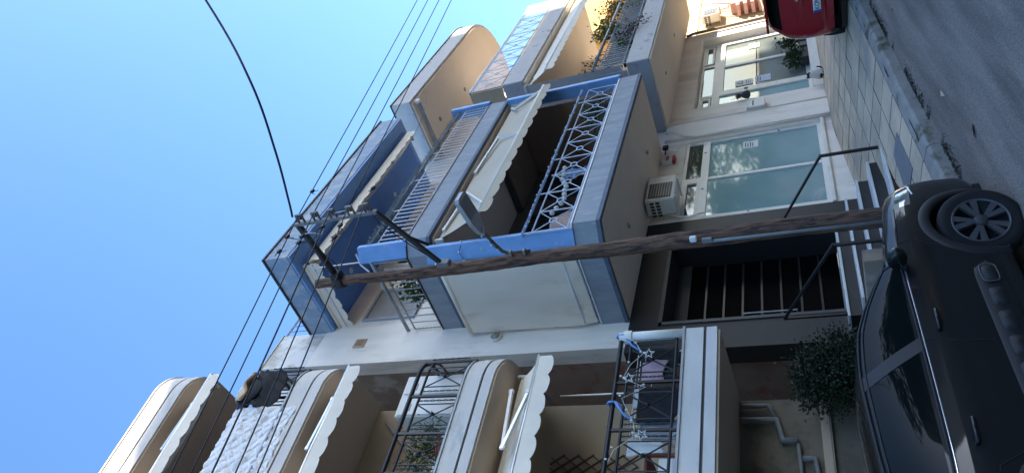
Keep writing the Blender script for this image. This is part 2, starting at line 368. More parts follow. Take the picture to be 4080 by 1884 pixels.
# loose moss and dirt along the foot of the kerb
mb = MB()
for i in range(1600):
    xx = random.uniform(7.2, 11.6); d = abs(random.gauss(0, .09)); yy = ykerb(xx)-.02-d
    if wob(xx*2.1) < -.15: continue
    z = zr(xx, yy); s_ = random.uniform(.008, .02)*(1-min(d*3, .6))
    a = random.random()*6.28; u = Vector((math.cos(a), math.sin(a), .2))*s_; v = Vector((-math.sin(a), math.cos(a), .2))*s_
    p = Vector((xx, yy, z+.004)); mb.add([p-u-v*.6, p+u-v*.6, p+Vector((0, 0, s_*.35))+v, p-u*.4+v], [(0, 1, 2), (0, 2, 3)])
M_moss = mat('moss', (.050, .048, .032), .95, var=.5, scale=20)
o = mb.build('moss', M_moss, None); o['kind'] = 'stuff'; o['label'] = 'moss and dirt along the foot of the broken kerb'; o['category'] = 'moss'
for k, (xx, yy, s_) in enumerate(((8.0, 4.2, .07), (8.75, 4.55, .05), (7.05, 4.15, .10), (10.3, 4.05, .04))):
    mb = MB(); z = zr(xx, yy)+.006
    a = k*1.3; d = Vector((math.cos(a), math.sin(a), .15)); s2 = Vector((-math.sin(a), math.cos(a), .1)); p = Vector((xx, yy, z))
    mb.add([p-d*s_, p+s2*s_*.5+Vector((0, 0, .012)), p+d*s_, p-s2*s_*.4+Vector((0, 0, .01))], [(0, 1, 2), (0, 2, 3)])
    mb.top('fallen_leaf', M_leaffall if k != 2 else M_pink, ['small dry leaf lying on the asphalt near the kerb', 'pale dry leaf lying right against the mossy kerb', 'crumpled pinkish scrap lying on the road by the dark car', 'tiny dry leaf on the road below the red car'][k], 'leaf' if k != 2 else 'litter', (xx, yy, z))
# patch of smooth concrete in the pavement
mb = MB()
cs_ = [(8.35, 5.32), (9.15, 5.25), (9.2, 5.62), (8.45, 5.8)]
mb.add([(a, b, zs(a, b)+.009) for a, b in cs_]+[(a, b, zs(a, b)-.02) for a, b in cs_], [(0, 1, 2, 3), (0, 4, 5, 1), (1, 5, 6, 2), (2, 6, 7, 3), (3, 7, 4, 0)]); mb.build('manhole_cover', mat('smooth_cement', (.20, .205, .21), .8, var=.12), walk)

# ------------------------------------------------------------------ main building
def railing_lattice(parent, name, P0, P1, zt, z2, zb, n, mtl, ring=.062, post_r=.013, tube_r=.026):
    """hand rail, two thin rails, posts, and n panels of four rays meeting in a ring"""
    P0, P1 = Vector(P0), Vector(P1); d = P1-P0; L = d.length; u = d/L; ang = math.atan2(u.y, u.x)
    e = lambda t, z: (P0+u*t)+Vector((0, 0, z))
    rl = MB().tube([e(-.04, zt), e(L+.04, zt)], tube_r).build(name, M_bluemetal if mtl is M_lattice else mtl, parent, True)
    MB().tube([e(0, z2), e(L, z2)], .014, 6).build('upper_rail', mtl, rl)
    MB().tube([e(0, zb), e(L, zb)], .014, 6).build('lower_rail', mtl, rl)
    W = L/n; zc = (z2+zb)/2
    post = MB().tube([(0, 0, zb), (0, 0, z2)], post_r, 6).mesh('post', mtl); stub = MB().tube([(0, 0, zb-.07), (0, 0, zt)], post_r, 6).mesh('stub_post', mtl)
    ringm = MB().tube([(ring*math.cos(2*math.pi*k/20), 0, ring*math.sin(2*math.pi*k/20)) for k in range(21)], .012, 6, False).mesh('ring', mtl, True)
    cr = MB(); hx, hz = W/2-.01, (z2-zb)/2-.01
    for sx in (-1, 1):
        for sz in (-1, 1):
            dd = Vector((sx*hx, 0, sz*hz)); cr.tube([dd.normalized()*ring, dd], .0085, 5)
    crm = cr.mesh('cross_bars', mtl)
    for k in range(n+1):
        p = P0+u*(W*k); piece('post', stub if k % 2 == 0 else post, rl, (p.x, p.y, 0), (0, 0, ang))
    for k in range(n):
        p = P0+u*(W*(k+.5)); piece('ring', ringm, rl, (p.x, p.y, zc), (0, 0, ang)); piece('cross_bars', crm, rl, (p.x, p.y, zc), (0, 0, ang))
    return rl
def railing_bars(parent, name, P0, P1, zt, z2, zb, sp, mtl, hand, tube_r=.024):
    P0, P1 = Vector(P0), Vector(P1); d = P1-P0; L = d.length; u = d/L; ang = math.atan2(u.y, u.x)
    e = lambda t, z: (P0+u*t)+Vector((0, 0, z))
    rl = MB().tube([e(-.05, zt), e(L+.05, zt)], tube_r).build(name, hand, parent, True)
    MB().tube([e(0, z2), e(L, z2)], .014, 6).build('upper_rail', mtl, rl)
    MB().tube([e(0, zb), e(L, zb)], .014, 6).build('lower_rail', mtl, rl)
    n = round(L/sp)
    plain = MB().tube([(0, 0, zb), (0, 0, z2)], .010, 6).mesh('bar', mtl)
    tw = MB()
    for s_ in (0, math.pi): tw.tube([(.009*math.cos(s_+k*.9), .009*math.sin(s_+k*.9), zb+(z2-zb)*k/24) for k in range(25)], .007, 4)
    twm = tw.mesh('twisted_bar', mtl); tall = MB().tube([(0, 0, zb-.06), (0, 0, zt)], .012, 6).mesh('post', mtl)
    for k in range(n+1):
        p = P0+u*(L*k/n)
        if k % 8 == 0: piece('post', tall, rl, (p.x, p.y, 0))
        else: piece('bar' if k % 2 else 'twisted_bar', plain if k % 2 else twm, rl, (p.x, p.y, 0))
    return rl
def window(parent, name, x0, x1, z0, z1, y, glass, fr=M_frame, fw_=.06, dep=.07):
    """framed pane on a wall that faces the street"""
    f = MB()
    f.box(x0, x0+fw_, y, y+dep, z0, z1).box(x1-fw_, x1, y, y+dep, z0, z1).box(x0+fw_, x1-fw_, y, y+dep, z0, z0+fw_).box(x0+fw_, x1-fw_, y, y+dep, z1-fw_, z1)
    o = f.build(name, fr, parent); MB().box(x0+fw_, x1-fw_, y+.03, y+.045, z0+fw_, z1-fw_).build('pane', glass, o); return o

B = thing('apartment_building', 'white three-storey building with blue trim, deep blue roof soffit and shop front', 'building', (11.3, 7.7, -1.2))
YW = 7.55
wl = MB()
# ground floor, white part right of the black entrance
wl.box(11.1, 14.28, YW, YW+.3, -1.3, -.18).box(11.1, 14.28, YW, YW+.3, 2.52, 3.03).box(11.1, 11.19, YW, YW+.3, -.18, 2.52).box(14.12, 14.28, YW, YW+.3, -.18, 2.52)
wl.build('ground_floor_wall', M_white, B)
MB().bbox(14.28, 14.97, YW-.07, YW+.3, -1.0, 3.02, .02).build('pilaster', M_white, B)
MB().box(7.9, 14.75, YW, YW+.3, 3.03, 9.3).build('upper_wall', M_white, B)
MB().box(7.9, 8.82, YW, YW+.3, 9.3, 10.38).build('parapet', M_peel, B)
MB().box(7.86, 8.84, YW-.02, YW+.34, 10.38, 10.41).build('parapet_coping', M_rbgrey, B)
MB().box(7.9, 7.98, YW+.3, 12., -1.5, 3.3).build('flank_wall', M_flankred, B)
MB().box(7.9, 7.98, YW+.3, 12., 3.3, 5.6).build('flank_wall', M_flankred, B)
MB().box(7.9, 7.98, YW+.3, 12., 5.6, 10.4).build('flank_wall', M_flank, B)
MB().box(7.98, 14.75, 11.9, 12., -1.5, 10.4).build('rear_wall', M_white, B)
# black clad entrance
cl = MB().box(7.74, 8.36, YW-.03, YW+.3, -1.2, 3.03).box(8.36, 10.42, YW-.03, YW+.3, 2.5, 3.03).box(10.42, 11.1, YW-.03, YW+.3, -1.2, 3.03)
cl.box(8.30, 8.36, YW+.3, 8.1, -.2, 2.5).box(10.42, 10.48, YW+.3, 8.1, -.2, 2.5).box(8.36, 10.42, YW+.3, 8.1, 2.5, 2.56)
cl.build('entrance_cladding', M_clad, B)
for xx in (8.05, 10.75): pass
dr = MB().box(8.36, 10.42, 8.1, 8.16, -.13, 2.26).build('entrance_door', M_black, B)
MB().box(8.36, 10.42, 8.06, 8.16, 2.26, 2.5).build('transom', mat('dark_grey_panel', (.035, .035, .036), .6, var=.1), dr)
strip = MB().box(-.98, .98, -.01, .01, -.016, .016).mesh('metal_strip', mat('bronze_strip', (.045, .043, .04), .4, metal=.5, var=.1))
for k in range(8): piece('metal_strip', strip, dr, (9.40, 8.088, .17+.302*k))
MB().tube([(9.0, 8.09, .55), (9.0, 8.02, .55), (9.0, 8.02, 1.35), (9.0, 8.09, 1.35)], .014, 6).build('door_pull', M_greymetal, dr)
MB().box(8.30, 8.36, YW-.05, YW-.03, -.13, 2.55).box(8.30, 10.45, YW-.05, YW-.03, 2.50, 2.56).build('door_trim', M_grille, B)
# shop window
sw = MB(); x0, x1, z0, z1 = 11.19, 14.12, -.18, 2.52; y = YW+.03
sw.box(x0, x0+.09, y, y+.08, z0, z1).box(x1-.09, x1, y, y+.08, z0, z1).box(x0+.09, x1-.09, y, y+.08, z0, z0+.08).box(x0+.09, x1-.09, y, y+.08, z1-.07, z1)
sw.box(x0+.09, x1-.09, y-.006, y+.08, 2.0, 2.15).box(12.55, 12.63, y, y+.08, z0+.08, 2.0).box(12.52, 12.66, y, y+.08, 2.15, z1-.07)
so = sw.build('shop_window', M_frame, B)
for (a, b, c, d, m_) in ((x0+.09, 12.55, z0+.08, 2.0, M_glass), (12.63, x1-.09, z0+.08, 2.0, M_glass), (x0+.16, 12.46, 2.21, 2.40, M_glassd), (12.66, x1-.09, 2.15, 2.45, M_glassd)):
    MB().box(a, b, y+.03, y+.045, c, d).build('pane', m_, so)
MB().box(x0+.09, x0+.16, y-.012, y+.03, 2.15, 2.45).box(12.46, 12.52, y-.012, y+.03, 2.15, 2.45).box(x0+.16, 12.46, y-.012, y+.03, 2.15, 2.21).box(x0+.16, 12.46, y-.012, y+.03, 2.40, 2.45).build('hopper_frame', M_frame, so)
for (a, c) in ((11.35, 2.08), (12.2, 2.06), (13.6, 2.07), (11.25, 1.2), (14.05, .6)): MB().box(a, a+.02, y-.02, y, c, c+.05).build('hinge', M_greymetal, so)
MB().box(11.12, 14.2, YW-.05, YW, -.24, -.18).build('sill', M_white, B)
MB().tube([(14.55, 7.44, 3.0), (14.6, 7.43, 2.9), (14.3, 7.44, 2.55), (14.22, 7.47, 2.3), (14.2, 7.5, -.35)], .03, 8).build('drain_pipe', M_white, B, True)
MB().tube([(15.02, 7.5, 3.0), (15.0, 7.5, -.4)], .03, 8).build('drain_pipe', M_white, B, True)
# balcony slabs
def cham(xl, xr, yf, yw, c=(.2, .38)): return [(xl+c[0], yf), (xr, yf), (xr, yw), (xl, yw), (xl, yf+c[1])]
s1 = MB().prism(cham(8.47, 13.9, 5.65, YW), 3.06, 3.49).build('balcony_slab', M_greyblue, B)
MB().prism(cham(8.462, 13.908, 5.642, YW), 3.05, 3.115).build('drip_edge', M_slate, s1)
MB().prism(cham(8.54, 13.86, 5.72, YW), 3.035, 3.05).build('soffit', M_soffit, s1)
MB().prism(cham(8.455, 13.91, 5.635, YW, (.2, .38)), 3.49, 3.515).build('edge_cap', M_whitemetal, s1)
s2 = MB().prism(cham(8.66, 14.02, 5.65, YW, (.2, .24)), 6.10, 6.54).build('balcony_slab', M_greyblue, B)
MB().prism(cham(8.652, 14.028, 5.642, YW, (.2, .24)), 6.09, 6.155).build('drip_edge', M_slate, s2)
MB().prism(cham(8.72, 13.98, 5.72, YW, (.2, .24)), 6.06, 6.09).build('soffit', M_soffit, s2)
MB().prism(cham(8.645, 14.03, 5.635, YW, (.2, .24)), 6.54, 6.56).build('edge_cap', M_iron, s2)
MB().box(12.3, 13.86, 5.9, YW, 5.95, 6.04).build('ceiling_panel', M_brownfur, s2)
MB().box(12.22, 12.3, 5.9, YW, 5.92, 6.04).build('ceiling_beam', M_grille, s2)
ro = [(8.84, 5.65), (14.4, 5.65), (14.4, 7.7), (8.84, 7.7)]
s3 = MB().prism(ro, 9.17, 9.69).build('roof_slab', M_roofpaint, B)
MB().box(8.855, 14.385, 5.665, 7.7, 9.12, 9.17).build('blue_edge', M_edgeblue, s3)
MB().box(9.02, 14.2, 5.95, YW, 9.08, 9.12).build('soffit', M_deepblue, s3)
MB().box(8.81, 14.43, 5.62, 7.73, 9.69, 9.73).build('flashing', M_iron, s3)
for (xx, yy) in ((10.1, 7.0), (12.7, 6.8)): MB().lathe([(0, 9.06), (.05, 9.06), (.065, 9.08)], (xx, yy, 0)).build('ceiling_spot', M_whitemetal, s3, True)
for (xx, yy) in ((12.53, 6.74), (9.9, 6.65)): MB().lathe([(0, 3.0), (.035, 3.0), (.05, 3.02)], (xx, yy, 0)).build('ceiling_spot', M_greymetal, s1, True)
# corner posts, painted blue
u = Vector((.466, -.885, 0)); n_ = Vector((-.885, -.466, 0)); c0 = Vector((8.60, 5.87, 0))
for (c0, za, zb) in ((Vector((8.60, 5.86, 0)), 3.49, 6.10), (Vector((8.80, 5.80, 0)), 6.54, 7.55)):
    q = [c0+u*.13, c0+u*.13+n_*.0-u*0, ]
    pts = [c0-u*.17-n_*.03, c0-u*.14+n_*.06, c0+u*.14+n_*.06, c0+u*.17-n_*.03, c0+u*.13-n_*.08, c0-u*.13-n_*.08]
    MB().prism([(p.x, p.y) for p in pts], za, zb).build('corner_post', M_blue, B)
MB().tube([(8.62, 6.05, 7.4), (8.72, 5.95, 7.58), (8.80, 5.76, 7.62)], .016, 6).build('post_bracket', M_whitemetal, B)
for (za, zb, xx) in ((3.49, 6.10, 13.88), (6.54, 7.55, 13.98)): MB().bbox(xx, xx+.13, 5.60, 5.86, za, zb, .015).build('end_post', M_blue, B)
MB().box(13.90, 13.96, 5.86, 7.55, 5.6, 6.04).build('end_beam', M_soffit, B)
MB().box(13.84, 13.88, 5.92, 7.50, 3.5, 5.94).build('end_wall', M_brownfur, B)
MB().box(8.62, 13.88, YW-.03, YW, 3.5, 6.05).build('recess_shade_panel', mat('recess_shade_brown', (.13, .105, .09), .85, var=.15), B)  # dark panel over the white wall stands in for shade deep in the balcony
# balcony doors and windows, seen under the slabs
window(B, 'balcony_door', 9.6, 12.0, 3.52, 5.7, YW-.08, M_glassd, M_grille)
window(B, 'balcony_window', 12.6, 13.7, 4.2, 5.6, YW-.08, M_glassd, M_grille)
window(B, 'balcony_window', 9.05, 10.0, 7.35, 8.55, YW-.05, mat('grey_shutter_panel', (.30, .29, .28), .7, var=.1), M_rbside)
window(B, 'balcony_door', 10.8, 13.0, 6.56, 8.6, YW-.05, M_glassd)
MB().box(12.9, 14.0, 6.9, 7.5, 6.56, 7.6).build('storage_box', M_acwhite, B)
# railings
railing_lattice(B, 'front_railing', (8.60, 5.68, 0), (13.69, 5.68, 0), 4.31, 4.15, 3.56, 9, M_lattice, .06, .011)
railing_lattice(B, 'side_railing', (8.50, 6.04, 0), (8.50, 7.52, 0), 4.31, 4.15, 3.56, 3, M_lattice, .06, .011)
railing_bars(B, 'front_railing', (8.88, 5.68, 0), (13.96, 5.68, 0), 7.33, 7.17, 6.60, .132, M_whitemetal, M_greymetal)
railing_bars(B, 'side_railing', (8.70, 5.95, 0), (8.70, 7.52, 0), 7.33, 7.17, 6.60, .16, M_greymetal, M_greymetal, .035)
# rooftop railing
rr = MB().tube([(8.84, 7.64, 10.44), (12.5, 7.64, 10.44)], .022, 6).build('roof_railing', M_greymetal, B)
MB().tube([(8.84, 7.64, 9.80), (12.5, 7.64, 9.80)], .012, 6).build('rail', M_skyblue, rr)
rbm = MB().tube([(0, 0, 9.72), (0, 0, 10.44)], .012, 6).mesh('bar', M_skyblue)
for k in range(22): piece('bar', rbm, rr, (8.9+.16*k, 7.64, 0))

# entrance stairs
ST = thing('entrance_stairs', 'five white marble steps with black risers leading up to the dark entrance', 'stairs', (9., 6.8, -1.2))
ZT = [-.86, -.675, -.505, -.33, -.14]; YT = [5.94, 6.26, 6.56, 6.86, 7.16]
for k in range(5):
    y1 = YT[k+1]+.03 if k < 4 else 8.1; xl, xr = (7.83, 10.13) if k < 4 else (8.36, 10.13)
    if k == 4:
        MB().box(7.83, 10.13, YT[k], YW-.03, -1.4, ZT[k]-.035).build('riser', M_riser, ST)
        MB().bbox(7.81, 10.15, YT[k]-.025, YW-.035, ZT[k]-.035, ZT[k], .006).build('tread', M_marble, ST)
        MB().box(8.37, 10.41, YW-.03, 8.09, ZT[k]-.035, ZT[k]).build('threshold', M_marble, ST)
    else:
        MB().box(7.83, 10.13, YT[k], YT[k+1]-.004, -1.4, ZT[k]-.035).build('riser', M_riser, ST)
        MB().bbox(7.81, 10.15, YT[k]-.025, YT[k+1]-.006, ZT[k]-.035, ZT[k], .006).build('tread', M_marble, ST)
MB().bbox(7.55, 7.80, 6.05, YW-.035, -1.4, -.38, .01).build('cheek_wall', M_flank, ST)
for xx, lab in ((10.08, 'black steel handrail on the shop window side of the steps'), (7.86, 'black steel handrail on the bush side of the steps')):
    h = thing('stair_handrail', lab, 'handrail', (xx, 5.98, -.86))
    MB().bar((xx, 5.98, -.86), (xx, 5.98, -.07), .05, .03, (0, 1, 0)).build('post', M_iron, h)
    MB().bar((xx, 5.965, -.075), (xx, 7.16, .66), .05, .03).build('sloping_rail', M_iron, h)
    MB().bar((xx, 7.15, -.14), (xx, 7.15, .66), .04, .03, (0, 1, 0)).build('post', M_iron, h)

# ------------------------------------------------------------------ right building
C = thing('apartment_building', 'cream building with grey balconies full of plants and a glazed shop door', 'building', (17.5, 7.7, -.8))
wl = MB().box(14.97, 15.75, YW, YW+.32, -.9, 3.0).box(15.75, 20.0, YW, YW+.32, 2.48, 3.0).box(20.0, 20.5, YW, YW+.32, -.9, 3.0).box(15.75, 20.0, YW-.02, YW+.32, -.9, -.16)
wl.build('ground_floor_wall', M_white, C)
MB().box(14.75, 20.5, YW, YW+.3, 3.0, 9.6).build('upper_wall', M_cream, C)
MB().box(20.2, 20.5, YW+.32, 13, -.9, 9.6).build('side_wall', M_cream, C)
MB().box(16.3, 20.05, YW-.12, YW+.22, -.36, -.15).build('threshold', M_marble, C)
y = YW+.2
s2f = MB(); z0 = -.15; z1 = 2.46
s2f.box(15.75, 15.86, y, y+.09, z0, z1).box(19.85, 20.0, y, y+.09, z0, z1).box(15.86, 19.85, y, y+.09, z1-.06, z1).box(15.86, 19.85, y, y+.09, 1.95, 2.13)
s2f.box(16.62, 16.84, y-.01, y+.09, z0, 1.95).box(18.26, 18.37, y, y+.09, z0+.1, 1.95).box(19.74, 19.85, y-.01, y+.09, z0, 1.95).box(16.84, 19.74, y-.01, y+.09, z0, z0+.1).box(15.86, 16.62, y, y+.09, z0, z0+.08).box(16.62, 16.74, y, y+.09, 2.13, z1-.06).box(18.45, 18.55, y, y+.09, 2.13, z1-.06)
s2f.box(16.84, 19.74, y-.01, y+.09, 1.87, 1.95)
so2 = s2f.build('shop_entrance', M_frame, C)
for (a, b, c, d, m_) in ((15.86, 16.62, z0+.08, 1.95, M_glass), (16.84, 18.26, z0+.1, 1.87, mat('curtain_glass', (.20, .23, .21), .05, var=.25, scale=1.2, spec=.8, coat=.4)), (18.37, 19.74, z0+.1, 1.87, MATS['curtain_glass']), (15.86, 16.62, 2.13, 2.40, M_glassd), (16.74, 18.45, 2.13, 2.40, M_glassd), (18.55, 19.85, 2.13, 2.40, M_glassd)):
    MB().box(a, b, y+.03, y+.045, c, d).build('pane', m_, so2)
for (a, b) in ((15.92, 16.56), (18.62, 19.78)):
    MB().box(a, b, y-.012, y+.03, 2.15, 2.20).box(a, b, y-.012, y+.03, 2.34, 2.39).box(a, a+.06, y-.012, y+.03, 2.20, 2.34).box(b-.06, b, y-.012, y+.03, 2.20, 2.34).build('hopper_frame', M_frame, so2)
MB().box(16.84, 19.74, y+.022, y+.03, 1.06, 1.09).build('push_bar', M_ink, so2)
MB().tube([(16.76, y-.01, .62), (16.76, y-.07, .62), (16.76, y-.07, 1.05), (16.76, y-.01, 1.05)], .014, 6).build('door_handle', M_chrome, so2)
MB().box(16.72, 16.79, y-.03, y-.01, 1.28, 1.36).build('door_lock', M_iron, so2)
# slabs with the side facing us in darker grey
rb1 = MB().box(14.88, 22.4, 5.73, YW, 3.03, 3.53).build('balcony_slab', M_rbgrey, C)
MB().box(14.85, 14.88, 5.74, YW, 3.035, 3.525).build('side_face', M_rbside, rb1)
MB().box(14.89, 22.3, 5.76, YW, 2.99, 3.03).build('soffit', M_cream, rb1)
for xx in (16.2, 18.6): MB().lathe([(0, 2.97), (.035, 2.97), (.05, 2.99)], (xx, 6.7, 0)).build('ceiling_spot', M_greymetal, rb1, True)
def rend(xl, xr, yf, yw, r): return [(xl, yf), (xr-r, yf)]+arc((xr-r, yf+r), r, -90, 0, 14)[1:]+[(xr, yw+.8), (xl, yw+.8)] if yf+r <= yw+.8 else None
rb2 = MB().prism(rend(15.23, 22.3, 5.73, YW, .9), 6.12, 6.63).build('balcony_slab', M_rbgrey, C)
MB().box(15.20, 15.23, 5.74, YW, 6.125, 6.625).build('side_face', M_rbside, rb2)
MB().prism(rend(15.25, 22.25, 5.78, YW, .9), 6.06, 6.12).build('soffit', M_cream, rb2)
MB().lathe([(0, 6.03), (.05, 6.03), (.06, 6.06)], (17.6, 6.9, 0)).build('ceiling_spot', M_greymetal, rb2, True)
rb3 = MB().prism(rend(15.55, 22.6, 5.73, YW, 1.9), 9.40, 9.95).build('roof_slab', M_rbgrey, C)
MB().box(15.52, 15.55, 5.74, YW+.3, 9.405, 9.945).build('side_face', M_rbgrey, rb3)
MB().prism(rend(15.57, 22.5, 5.80, YW, 1.85), 9.35, 9.40).build('soffit', M_cream, rb3)
MB().prism(rend(15.50, 22.64, 5.70, YW, 1.9), 9.95, 9.98).build('flashing', M_iron, rb3)
for (xx, yy) in ((16.6, 6.8), (18.7, 6.9)): MB().lathe([(0, 9.32), (.05, 9.32), (.07, 9.35)], (xx, yy, 0)).build('ceiling_spot', M_greymetal, rb3, True)
MB().tube([(15.75, 5.84, 9.27), (15.75, 7.5, 9.27)], .05, 8).build('blind_roller', M_greymetal, C, True)
MB().bbox(15.68, 15.82, 5.80, 5.88, 9.22, 9.35, .01).build('roller_bracket', M_whitemetal, C)
railing_bars(C, 'front_railing', (14.98, 5.76, 0), (21.3, 5.76, 0), 4.32, 4.17, 3.62, .125, M_greymetal, M_greymetal, .035)
railing_lattice(C, 'front_railing', (15.30, 5.78, 0), (21.5, 5.78, 0), 7.56, 7.5, 6.72, 10, M_greymetal, .055, .012, .02)
railing_lattice(C, 'side_railing', (15.30, 5.82, 0), (15.30, 6.5, 0), 7.56, 7.5, 6.72, 1, M_iron, .055, .012, .02)
MB().grid(lambda u, v: (15.25+6.2*u, 5.74+.02*wob(u*9+v), 6.70+v*(.88+.02*wob(u*7))), 40, 4).build('clear_screen', M_clear, C, True)
MB().grid(lambda u, v: (15.27, 5.8+.7*u, 6.70+v*.86), 4, 4).build('woven_screen', mat('woven_screen', (.45, .36, .25), .9, var=.3, scale=60), C)
MB().box(15.3, 21.2, 5.84, 5.87, 3.60, 4.15).build('reed_screen', mat('grey_reed', (.20, .185, .17), .9, var=.5, scale=8, stretch=(14, 1, 1)), C)
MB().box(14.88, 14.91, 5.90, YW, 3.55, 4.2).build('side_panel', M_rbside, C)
window(C, 'balcony_door', 16.5, 18.6, 3.56, 5.7, YW-.05, M_glassd)
window(C, 'balcony_door', 16.8, 18.9, 6.66, 8.7, YW-.05, M_glassd)
MB().tube([(20.42, 7.50, 2.95), (20.42, 7.46, 2.75), (20.44, 7.47, 1.9), (20.44, 7.47, -.3)], .045, 8).build('drain_pipe', M_brownfur, C, True)
# ------------------------------------------------------------------ left building (frame turned to the street)
A2 = R(-7.116)
LBD = thing('apartment_building', 'older building with white round-ended balconies, black iron railings and tan soffits', 'building', (3.5, 8.6, -1.5), A2)
def w2(h, D, z): return Matrix.Rotation(A2, 3, 'Z') @ Vector((h, D, z))
HE = 5.95; DW = 8.45; H0 = -1.0
def lout(r, e=0.): return [(H0, 7.0-e)]+([(HE-r, 7.0-e)]+arc((HE-r, 7.0+r), r+e, -90, 0, 12)[1:] if r > .05 else [(HE+e, 7.0-e)])+[(HE+e, DW), (H0, DW)]
for (zb, zt, r, lev) in ((1.33, 1.75, .0, 1), (4.27, 4.72, .62, 2), (7.15, 7.70, .62, 3), (10.08, 10.72, .62, 4)):
    zg = zb+(zt-zb)*.42
    s_ = MB().prism(lout(r), zg+.018, zt).build('balcony_slab' if lev < 4 else 'roof_slab', M_lbwhite, LBD)
    MB().prism(lout(r), zb+.03, zg-.018).build('lower_fascia', M_lbwhite, s_)
    MB().prism(lout(r, -.025), zg-.018, zg+.018).build('groove', M_grille, s_)
    MB().prism(lout(r, -.03), zb, zb+.03).build('soffit', M_lbsoffit, s_)
    MB().prism(lout(r, .02), zt, zt+.03).build('edge_cap', M_greymetal if lev < 4 else M_lbwhite, s_)
MB().box(H0, 5.85, DW, DW+.25, 1.33, 4.27).build('wall', M_lbwall, LBD)
MB().box(H0, 5.85, DW, DW+.25, 4.3, 7.15).build('wall', M_lbwall, LBD)
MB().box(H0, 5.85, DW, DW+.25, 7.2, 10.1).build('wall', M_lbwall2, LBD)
MB().box(H0, 5.85, DW, DW+.25, -1.8, 1.33).build('wall', mat('shade_dark_wall', (.21, .165, .115), .9, var=.2, scale=2, bump=.3, c2=(.14, .11, .08), c2amt=.4), LBD)  # ground floor coloured darker than the floors above to stand in for deeper shade
MB().box(5.65, 5.85, DW+.25, 11., -1.8, 10.1).build('side_wall', M_lbwall, LBD)
MB().box(5.85, 7.0, 9.95, 10.1, -1.8, 10.0).build('light_well_wall', M_lbwall, LBD)
window(LBD, 'balcony_door', 2.2, 4.2, 7.73, 9.8, DW-.05, M_glassd, M_lbwall2)
window(LBD, 'balcony_door', 1.2, 3.6, 4.75, 6.9, DW-.05, M_glassd)
window(LBD, 'balcony_door', 1.4, 3.7, 1.80, 3.95, DW-.05, M_glassd)
MB().box(2.2, 4.35, DW-.06, DW, -1.5, .95).build('garage_panel', mat('grey_shutter', (.18, .17, .16), .7, var=.1), LBD)
MB().box(4.35, 4.42, DW-.10, DW, -1.5, 1.0).box(2.2, 4.35, DW-.10, DW, .95, 1.0).build('garage_frame', M_pipe, LBD)
MB().bbox(4.45, 5.80, DW-.09, DW, .22, .34, .02).build('stone_band', M_lbsoffit, LBD)
# white downpipe standing at the end of the lowest slab
MB().tube([(5.93, 7.08, 1.78), (5.93, 7.08, 2.62)], .07, 12).build('downpipe', M_acwhite, LBD, True)
MB().lathe([(.085, 2.45), (.09, 2.5), (.085, 2.55)], (5.93, 7.08, 0)).build('pipe_collar', M_acwhite, LBD, True)
for pts, r in (([(5.5, DW-.06, 1.3), (5.5, DW-.06, .86), (5.2, DW-.06, .80), (5.2, DW-.06, .62)], .045), ([(5.72, DW-.06, 1.3), (5.72, DW-.06, .95), (5.5, DW-.06, .86)], .035), ([(5.15, DW-.06, .62), (4.7, DW-.06, .60), (4.68, DW-.06, 1.3)], .028), ([(4.95, DW-.06, .58), (4.95, DW-.06, .44), (4.52, DW-.06, .40), (4.5, DW-.06, -.2)], .04)):
    MB().tube(pts, r, 8).build('waste_pipe', M_pipe, LBD, True)
MB().tube([(5.6, DW-.03, 6.9), (5.15, DW-.03, 6.4), (4.75, DW-.03, 6.05), (4.55, DW-.03, 5.5)], .022, 6).build('conduit', M_pipe, LBD, True)
MB().tube([(5.75, DW+1.3, 6.2), (5.95, DW+1.3, 7.0)], .04, 6).build('conduit', M_acwhite, LBD, True)
MB().tube([(5.72, 7.55, 4.2), (5.72, 7.62, 4.05), (5.75, 8.2, 3.95)], .03, 8).build('drain_spout', M_pipe, LBD, True)
